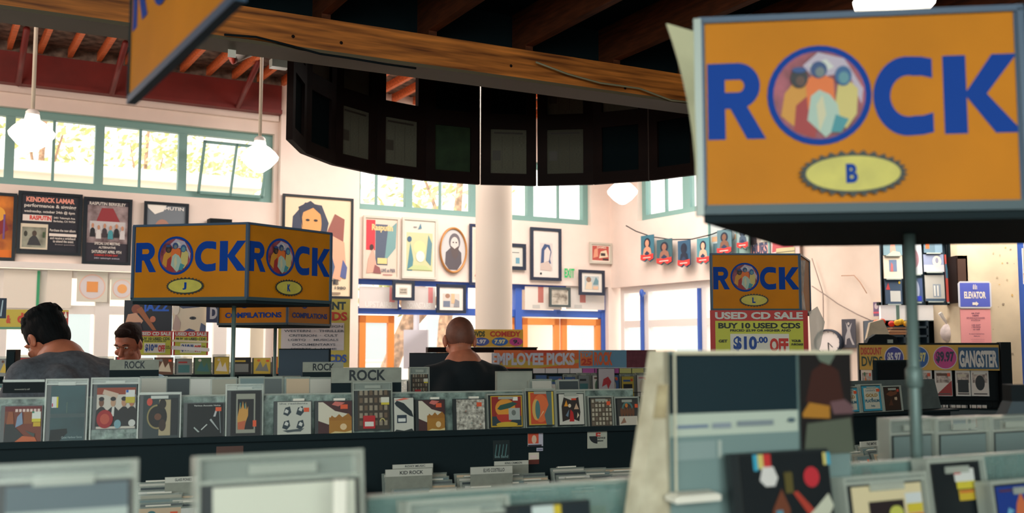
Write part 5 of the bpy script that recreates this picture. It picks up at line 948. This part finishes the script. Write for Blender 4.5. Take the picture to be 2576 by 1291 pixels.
# clock, poster, small picture and wires on the cream wall
Pk=WB.off(.05)
u,z=Pk.uz(2087,862); e=tag(empty('wall_clock',Pk.p(u,0,z),WB.a),'round white wall clock with a black rim on the cream wall','clock')
r=.155; b=MB(); n=28
vs=[]
for k in range(n):
    a=2*math.pi*k/n
    for q,y in ((1,0),(1,-.04),(.9,-.045),(.9,-.02)): vs.append((r*1.35*q*math.cos(a),y,r*q*math.sin(a)))
b.add(vs,[(k*4+j,k*4+j+1,((k+1)%n)*4+j+1,((k+1)%n)*4+j) for k in range(n) for j in range(3)],ink((40,50,66)),True); b.build('rim',e)
b=MB(); b.art(0,0,1,1,[('e',0,0,r*1.3,r*.95,(236,226,220))]+[('r',r*1.05*math.cos(t)-.004,r*.78*math.sin(t)-.008,.008,.016,(60,60,70)) for t in [math.pi*i/6 for i in range(12)]],-.02); b.build('dial',e)
b=MB(); b.flat([(-.006,0),(.006,0),(.07,-.05),(.062,-.056)],-.026,M['black']); b.build('hour_hand',e); b=MB(); b.flat([(-.006,0),(.006,0),(.01,-.11),(-.002,-.11)],-.027,M['black']); b.build('minute_hand',e)
sheet(Pk,2118,803,2153,875,[('r',0,0,1,1,(70,70,80)),('p',[(.3,.9),(.5,.7),(.75,.88),(.6,.6),(.7,.35),(.9,.1),(.75,.1),(.55,.35),(.35,.3),(.3,.1),(.2,.12),(.25,.4),(.4,.6)],(176,170,170)),('e',.5,.84,.08,.05,(190,180,176))],'tall grey poster of a dancer on the cream wall','poster',name='dancer_poster',base=(60,60,70))
sheet(Pk,2197,760,2213,796,[('r',0,0,1,1,(120,96,130)),('r',0,.2,1,.12,(226,90,110)),('e',.5,.7,.3,.2,(206,186,190))],'small purple picture at the right edge of the cream wall','picture',name='small_picture')
def wire(pts,label,r=.006,c=(150,130,120)):
    b=MB(); pp=[]
    for x,y in pts: u,z=Pk.uz(x,y); pp.append(Pk.p(u,.01,z))
    b.tube(pp,r,ink(c),5); tag(b.build('cable',None),label,'cable')
wire(((2044,650),(2060,700),(2072,738),(2073,800),(2070,846)),'thin wire running down the cream wall to the clock')
wire(((2044,720),(2072,738),(2110,765),(2160,792),(2205,812)),'thin wire running diagonally right across the cream wall')
wire(((2118,694),(2150,693),(2165,710),(2182,738)),'short loose wire stub on the cream wall above the dancer poster',.005,(200,150,120))
# ------------------------------------------------------------------ FOREGROUND GONDOLA
RF=Pl(0,1.22,27); zF=LEDGE
gf=tag(empty('display_gondola',RF.p(0),RF.a),'near black CD gondola along the bottom of the view','gondola')
b=MB(); b.box(-1.2,1.35,.0,.5,0,zF-.01,M['dark']); b.box(-1.2,1.35,-.04,.54,zF-.01,zF,M['dark']); b.build('body',gf)
u0,u1=RF.off(-.05).uz(926,1245)[0],1.25; zt=RF.off(-.05).uz(1500,1212)[1]
b=MB(); b.box(u0,u1,.05,.056,zF,zt,M['haze']); b.box(u0,u1,.047,.059,zt-.002,zt+.002,M['keeps']); b.build('back_panel',gf)
def up(items,f,base):
    g=lambda z:1-(1-z)*f
    o=[('r',0,0,1,1,base)]
    for it in items:
        k=it[0]
        if k=='p': o.append(('p',[(a,g(b_)) for a,b_ in it[1]],it[2]))
        elif k=='r': o.append(('r',it[1],g(it[2]),it[3],it[4]*f,it[5]))
        elif k=='e': o.append(('e',it[1],g(it[2]),it[3],it[4]*f,it[5]))
    return o
def fcd(x0,x1,ytop,items,label,n=.0,keeper=None,H=None,tilt=-.12,**k):
    pl=RF.off(n); u0=pl.uz(x0,1240)[0]; u1=pl.uz(x1,1240)[0]; z=pl.off(-.02).uz((x0+x1)/2,ytop)[1]
    return cd('cd_case',pl.p(u0,0,zF+.001 if H is None else z-H),RF.a,u1-u0,(z-zF) if H is None else H,items,label,group='CDs on the near gondola',tilt=tilt,keeper=keeper,**k)
fcd(-40,352,1163,[('r',0,0,1,1,(166,176,170)),('r',0,.86,1,.14,(90,104,110)),('r',.0,.1,.35,.5,(150,160,160))],'blurred clear security case at the lower left corner',.01,(.018,.0,.006),spc=(120,130,126))
fcd(498,925,1138,[('r',0,0,1,1,(206,206,190)),('r',.35,.0,.3,.3,(170,176,170)),('r',.2,.2,.1,.16,(120,130,130)),('r',.44,.3,.16,.2,(170,166,130))],'blurred pale security case near the bottom, left of centre',.0,(.03,.0,.006),spc=(165,166,156))
b=MB(); pl=RF.off(.06); u0,u1,z0,z1=pl.rect(842,1208,876,1330); b.bev(0,u1-u0,0,.006,0,z1-z0,M['paper'],.002); b.box(.002,u1-u0-.002,.006,.008,0,z1-z0-.01,M['card']); tag(b.build('price_strip',None,pl.p(u0,0,z0),pl.a),'narrow white upright strip in front of the pale security case','label')
fcd(1030,1290,1250,[('r',0,0,1,1,(110,140,138)),('r',0,.7,1,.1,(150,176,170))],'hazy clear case leaning on the near panel, bottom centre',.02,(.02,0,.006),spc=(110,135,130))
fcd(1290,1500,1262,[('r',0,0,1,1,(24,36,42)),('r',.2,.9,.3,.1,(200,210,206)),('r',.5,.86,.1,.14,(206,180,50))],'black CD with a small white and yellow tab at the bottom edge',.03,None)
fcd(1864,2112,1133,up([('r',0,0,1,1,(16,24,28)),('r',.15,.8,.05,.2,(60,160,190)),('r',.2,.82,.06,.18,(206,190,110)),('r',.26,.8,.08,.2,(196,50,50)),('p',[(.2,.68),(.24,.84),(.36,.84),(.4,.7),(.36,.6),(.26,.6)],(214,210,206)),('e',.78,.68,.09,.13,(190,46,56)),('p',[(.55,.5),(.6,.52),(.78,.26),(.7,.22)],(170,60,46)),('p',[(.7,.2),(.8,.3),(.95,.46),(1,.3),(.9,.12)],(196,196,176)),('p',[(.3,.0),(.3,.3),(.42,.56),(.5,.3),(.44,0)],(110,60,40)),('p',[(.5,0),(.55,.2),(.7,.16),(.9,.1),(.9,0)],(206,176,130)),('r',.34,.1,.07,.2,(80,140,160)),('r',.46,.5,.09,.26,(90,80,40)),('r',.92,.82,.04,.16,(206,190,110)),('r',.96,.82,.04,.16,(60,160,190))],.62,(16,24,28)),'black CD with a red ball and coloured stripes, bottom right of centre',.045,None)
fcd(2132,2344,1190,up([('r',0,0,1,1,(216,200,160)),('r',.22,.0,.5,.62,(40,30,32)),('e',.6,.3,.1,.18,(190,190,90)),('p',[(.4,0),(.5,.16),(.6,.1),(.7,0)],(206,70,50)),('r',.74,.5,.24,.26,(206,210,210)),('r',.76,.28,.22,.22,(206,186,60)),('r',.76,.18,.22,.08,(200,110,50))],.5,(40,34,34)),'cream CD with a dark square picture near the bottom right',.03,(.012,0,.006))
fcd(2346,2492,1150,up([('r',0,0,1,1,(18,26,30)),('r',.44,.66,.42,.24,(214,214,210)),('r',.44,.8,.14,.1,(200,50,50)),('r',.46,.52,.4,.14,(206,190,60)),('r',.48,.3,.34,.2,(200,170,50)),('r',.5,.44,.3,.05,(200,110,50))],.6,(18,26,30)),'black CD with white and yellow price stickers at the right',-.0,(.006,0,.004))
fcd(2500,2680,1200,up([('r',0,0,1,1,(30,60,140)),('r',.05,.84,.2,.06,(90,50,60)),('p',[(.25,.0),(.3,.5),(.38,.8),(.44,.5),(.6,0)],(206,110,70)),('p',[(.1,.1),(.16,.4),(.25,.3)],(110,170,200))],.55,(30,60,140)),'blue CD with an orange figure at the lower right corner',.03,(.006,0,.004))
for x0,x1,yt,l in ((2226,2345,1052,'hazy empty security case left of the near pole base'),(2345,2482,1050,'hazy empty security case right of the near pole base'),(2484,2600,1046,'hazy empty security case at the right edge of view')):
    pl=RF.off(-.28); u0=pl.uz(x0,1100)[0]; u1=pl.uz(x1,1100)[0]; z=pl.uz((x0+x1)/2,yt)[1]
    cd('cd_case',pl.p(u0,0,zF+.001),RF.a,u1-u0,z-zF,[('r',0,0,1,1,(120,136,134)),('e',.4,.5,.2,.16,(150,160,156))],l,group='CDs on the near gondola',keeper=(.03,0,.005),tilt=.02,spc=(110,126,124))
b=MB(); pl=RF.off(.03); p=pl.p(pl.uz(1755,1255)[0],0,pl.uz(1755,1262)[1]); b.bev(-.035,.035,-.004,.02,0,.007,M['paper'],.002); b.box(-.03,.03,-.003,.018,.007,.009,M['paper']); tag(b.build('paper_slip',None,p,RF.a,.1),'blurred white paper slip lying before the large box set','paper')
# LP-size box set
pl=RF.off(-.005); e=None
uA=pl.uz(1682,1000)[0]; uB=pl.uz(2134,1000)[0]; zt=pl.uz(1890,884)[1]; W=uB-uA; H=zt-zF
e=tag(empty('box_set',pl.p(uA,0,zF+.001),RF.a,-.0),'large blurred record box set with a cream spine, right of centre','box set')
b=MB(); b.box(0,W,0,.03,0,H,mat('box_set_card',(214,204,176),.6,noise=.08,nscale=14)); b.build('box',e)
b=MB(); b.art(0,0,W,H,up([('r',0,.43,.69,.54,(18,42,50)),('r',0,.22,.69,.21,(186,196,182)),('r',0,.0,.69,.23,(120,142,140)),('r',.01,.02,.22,.16,(138,156,154)),('r',.24,.02,.02,.16,(170,180,172)),('r',.03,.3,.16,.03,(110,126,150)),('r',.21,.29,.1,.05,(140,150,160)),('r',.34,.3,.2,.05,(130,140,146)),('e',.64,.34,.022,.022,(80,100,110)),('r',.69,.0,.31,.97,(30,26,26)),('p',[(.72,.5),(.76,.8),(.84,.9),(.92,.8),(.95,.5),(.86,.44)],(64,34,28)),('p',[(.7,.4),(.74,.5),(.86,.46),(.86,.34),(.7,.36)],(176,120,44)),('p',[(.86,.5),(.95,.52),(1,.45),(1,.38),(.88,.38)],(110,80,84)),('p',[(.7,.0),(.72,.3),(.98,.34),(1,0)],(90,96,82)),('p',[(.78,.97),(.8,.9),(.86,.86),(.9,.97)],(110,120,106))],.47,(120,142,140))+[('r',0,.984,1,.016,(222,212,184)),('r',0,.4,.012,.6,(206,200,176))],-.001,.0006); b.build('cover',e)
b=MB(); b.M=Matrix.Rotation(math.radians(-62),4,'Z')
ws=.052
b2=MB(); c,s=math.cos(math.radians(-150)),math.sin(math.radians(-150))
sm=mat('spine_card',(206,192,160),.7,noise=.12,nscale=26,col2=(222,212,186))
b2.add([(0,0,0),(0,.03,0),(-ws*1.45,-.012,0),(-ws*1.55,.012,0),(0,0,H),(0,.03,H),(-ws*.3,-.012,H),(-ws*.42,.012,H)],[(0,2,6,4),(1,5,7,3),(2,3,7,6),(4,6,7,5),(0,1,3,2)],sm); b2.build('spine',e)
b=MB(); b.flat([(-.034,H*.72),(-.014,H*.72),(-.010,H*.86),(-.026,H*.86)],-.0135,mat('spine_stain',(176,140,96),.8,noise=.3,nscale=20,col2=(206,190,150))); b.build('stained_label',e)
# dark cap on a holder at the right edge
e=tag(empty('sign_holder',at(2566,1010,2.2)),'dark capped plastic sign holder at the right edge of view','holder')
b=MB(); b.box(-.03,.05,0,.03,-.25,-.03,mat('smoky',(150,150,130),.4)); b.build('body',e); b=MB(); b.box(-.02,.05,-.005,.035,0.0,.035,M['black']); b.slab([(-.04,-.04),(.05,-.04),(.05,.0),(-.02,.0)],-.008,.038,mat('cap_slate',(52,66,74),.5)); b.build('cap',e)
# ------------------------------------------------------------------ PEOPLE
def remesh(o,v=.012,sm=6,sub=False):
    m=o.modifiers.new('r','REMESH'); m.mode='VOXEL'; m.voxel_size=v; m.use_smooth_shade=True
    s=o.modifiers.new('s','SMOOTH'); s.iterations=sm; s.factor=.6
def limb(b,pts,m,n=14): b.tube([p for p,_ in pts],[r for _,r in pts],m,n); [b.ellipsoid(p,(r,r,r),m,12,8) for p,r in pts]
def person(px,py,D,yaw,label,skin,shirt,pants,hair,headpitch,headyaw=0,hunch=.12,drop=.2,top=None,hairstyle='short',scale=1,glasses=False,shoulder=.21):
    """px,py,D: centre of the head. local frame: facing -Y"""
    hc=at(px,py,D); floorz=0
    # local coordinates: head centre at (0,-hunch*1.6,zh)
    zh=hc.z/scale
    S=zh-drop          # shoulder height
    hy=-hunch*1.5
    e=tag(empty('person',(0,0,0),yaw),label,'person')
    c,s=math.cos(yaw),math.sin(yaw)
    e.location=(hc.x-(-s*hy),hc.y-(c*hy),0)
    hip=.92
    b=MB()   # body: one continuous surface
    limb(b,[((0,.02,hip),.13),((0,.03,hip+.2),.125),((0,-hunch*.5,S-.12),.14),((0,-hunch*.8,S-.01),.11)],skin)
    neck=[((0,-hunch*.75,S-.03),.066),((0,-hunch*1.1,S+.07),.056),((0,hy+.03,zh-.07),.055)]
    limb(b,neck,skin)
    sh=[]
    for q in(-1,1):
        shp=(q*(shoulder-.04),-hunch*.6,S-.07); el=(q*(shoulder+.03),-hunch*.6-.08,S-.34); wr=(q*.14,-hunch-.36,S-.38); hd=(q*.12,-hunch-.43,S-.385)
        limb(b,[((q*.06,-hunch*.7,S-.05),.07),(shp,.058),(el,.043),(wr,.028),(hd,.032)],skin)
        for f in range(4):
            bx=q*(.1+.018*f); b.tube([(q*.12+q*.018*(f-1.5),-hunch-.44,S-.385),(q*.12+q*.018*(f-1.5),-hunch-.5+.006*abs(f-1.5),S-.39),(q*.12+q*.018*(f-1.5),-hunch-.53,S-.42)],[.01,.0095,.008],skin,8)
        b.tube([(q*.09,-hunch-.4,S-.385),(q*.065,-hunch-.44,S-.39),(q*.06,-hunch-.47,S-.40)],[.011,.01,.009],skin,8)
        limb(b,[((q*.09,.02,hip-.02),.1),((q*.1,0,.5),.062),((q*.1,.03,.12),.04)],skin)
        b.ellipsoid((q*.1,-.05,.045),(.045,.12,.04),skin)
        sh.append((shp,el,wr))
    o=b.build('body',e); remesh(o,.011,4)
    # head
    H=empty('head',(0,hy,zh)); H.parent=e; H.rotation_euler=(headpitch,0,headyaw)
    b=MB(); b.ellipsoid((0,.012,.025),(.074,.094,.1),skin,28,18); b.ellipsoid((0,-.025,-.05),(.056,.06,.066),skin,20,12); b.ellipsoid((0,-.05,-.095),(.03,.03,.025),skin,14,8)
    b.tube([(0,-.078,.02),(0,-.098,-.015),(0,-.112,-.035)],[.011,.013,.016],skin,10); b.ellipsoid((0,-.108,-.035),(.017,.014,.011),skin,10,8)
    b.ellipsoid((0,-.078,.03),(.055,.02,.012),skin,14,8); b.tube([(0,.02,-.03),(0,.03,-.11)],[.056,.056],skin,14)
    for q in(-1,1): b.ellipsoid((q*.048,-.058,-.03),(.02,.018,.02),skin,10,8)
    b.ellipsoid((0,-.086,-.066),(.026,.012,.009),skin,12,6)
    h=b.build('face',H); remesh(h,.006,3)
    for q in(-1,1):
        b=MB(); b.ellipsoid((q*.078,.012,-.005),(.012,.022,.034),skin,12,10); b.ellipsoid((q*.084,.008,-.002),(.008,.013,.022),mat('inner_ear',(150,80,64),.6),10,8); b.build('ear',H)
        b=MB(); b.ellipsoid((q*.03,-.078,.012),(.013,.009,.006),ink((226,216,206)),10,6); b.ellipsoid((q*.03,-.0855,.011),(.0055,.003,.005),ink((36,26,24)),8,6); b.build('eye',H)
        b=MB(); b.tube([(q*.014,-.093,.032),(q*.032,-.093,.037),(q*.05,-.083,.032)],[.003,.004,.002],M['hairb'],6); b.build('eyebrow',H)
    b=MB(); b.tube([(-.022,-.094,-.066),(0,-.1,-.064),(.022,-.094,-.066)],[.002,.004,.002],mat('lips',(140,66,60),.5),6); b.build('mouth',H)
    # hair
    b=MB(); hm=hair
    if hairstyle=='full':
        b.ellipsoid((0,.026,.048),(.088,.108,.105),hm,26,16); b.ellipsoid((0,.065,-.005),(.076,.062,.085),hm,20,12)
        for q in(-1,1): b.ellipsoid((q*.068,.0,.03),(.018,.03,.05),hm,12,8)
        for i in range(26):
            a=i*2.4; b.tube([(.05*math.cos(a),.03+.06*math.sin(a),.125),(.075*math.cos(a+.3),.03+.09*math.sin(a+.3),.12),(.09*math.cos(a+.45),.03+.11*math.sin(a+.45),.085)],[.014,.012,.004],hm,6)
    elif hairstyle=='short':
        b.ellipsoid((0,.03,.06),(.08,.098,.082),hm,26,14); b.ellipsoid((0,.07,.01),(.068,.046,.07),hm,18,10); b.ellipsoid((0,-.04,.1),(.055,.04,.03),hm,16,8)
        for q in(-1,1): b.ellipsoid((q*.068,.005,.035),(.014,.025,.04),hm,12,8)
    else:
        b.ellipsoid((0,.028,.03),(.0765,.0835,.0925),hm,26,14)
    o=b.build('hair',H)
    if hairstyle!='shaved': remesh(o,.007,2)
    if glasses:
        b=MB(); gm=M['black']
        for q in(-1,1):
            b.tube([(q*.06,-.095,.01),(q*.082,-.05,.014),(q*.082,.01,.012)],.002,gm,6); b.tube([(q*.032+.022*math.cos(t*.52),-.104,.008+.017*math.sin(t*.52)) for t in range(13)],.0018,gm,6)
        b.tube([(-.01,-.106,.01),(.01,-.106,.01)],.002,gm,6); b.build('glasses',H)
    # shirt
    b=MB(); g=.016
    limb(b,[((0,.02,hip-.04),.15),((0,.04,hip+.2),.148),((0,.0,S-.2),.165),((0,-hunch*.5,S-.1),.155),((0,-hunch*.8,S+.005),.085)],shirt)
    for q,(a,el,wr) in zip((-1,1),sh):
        mid=tuple((a[i]*.35+el[i]*.65) for i in range(3))
        limb(b,[((q*.07,-hunch*.6,S-.055),.1),(a,.086),(mid,.07)],shirt)
        b.ellipsoid((q*.11,.0,S-.17),(.1,.13,.16),shirt,14,10)
    o=b.build('shirt',e); remesh(o,.013,8)
    b=MB()
    for q in(-1,1): limb(b,[((q*.085,.02,hip),.12),((q*.1,0,.5),.08),((q*.1,.03,.1),.06)],pants)
    o=b.build('trousers',e); remesh(o,.016,4)
    for q in(-1,1): b=MB(); b.ellipsoid((q*.1,-.06,.05),(.052,.135,.05),M['black'],14,8); b.build('shoe',e)
    return e
R_=math.radians
person(116,858,4.72,R_(238),'person with short black hair in a charcoal tee, head bowed, at left',M['skinl'],M['grey'],M['denim'],M['hair'],R_(38),hunch=.17,drop=.09,hairstyle='full',shoulder=.23)
person(322,868,6.75,R_(-14),'person with short brown hair facing the camera looking down at the racks',M['skind'],M['lblue'],M['denim'],M['hairb'],R_(22),R_(6),hunch=.08,drop=.2,hairstyle='short')
person(1156,858,5.5,R_(203),'person with a shaved head and glasses in a black tee, seen from behind',M['skinl'],M['blk'],M['denim'],M['stub'],R_(16),R_(-12),hunch=.08,drop=.135,hairstyle='shaved',glasses=True,shoulder=.22)
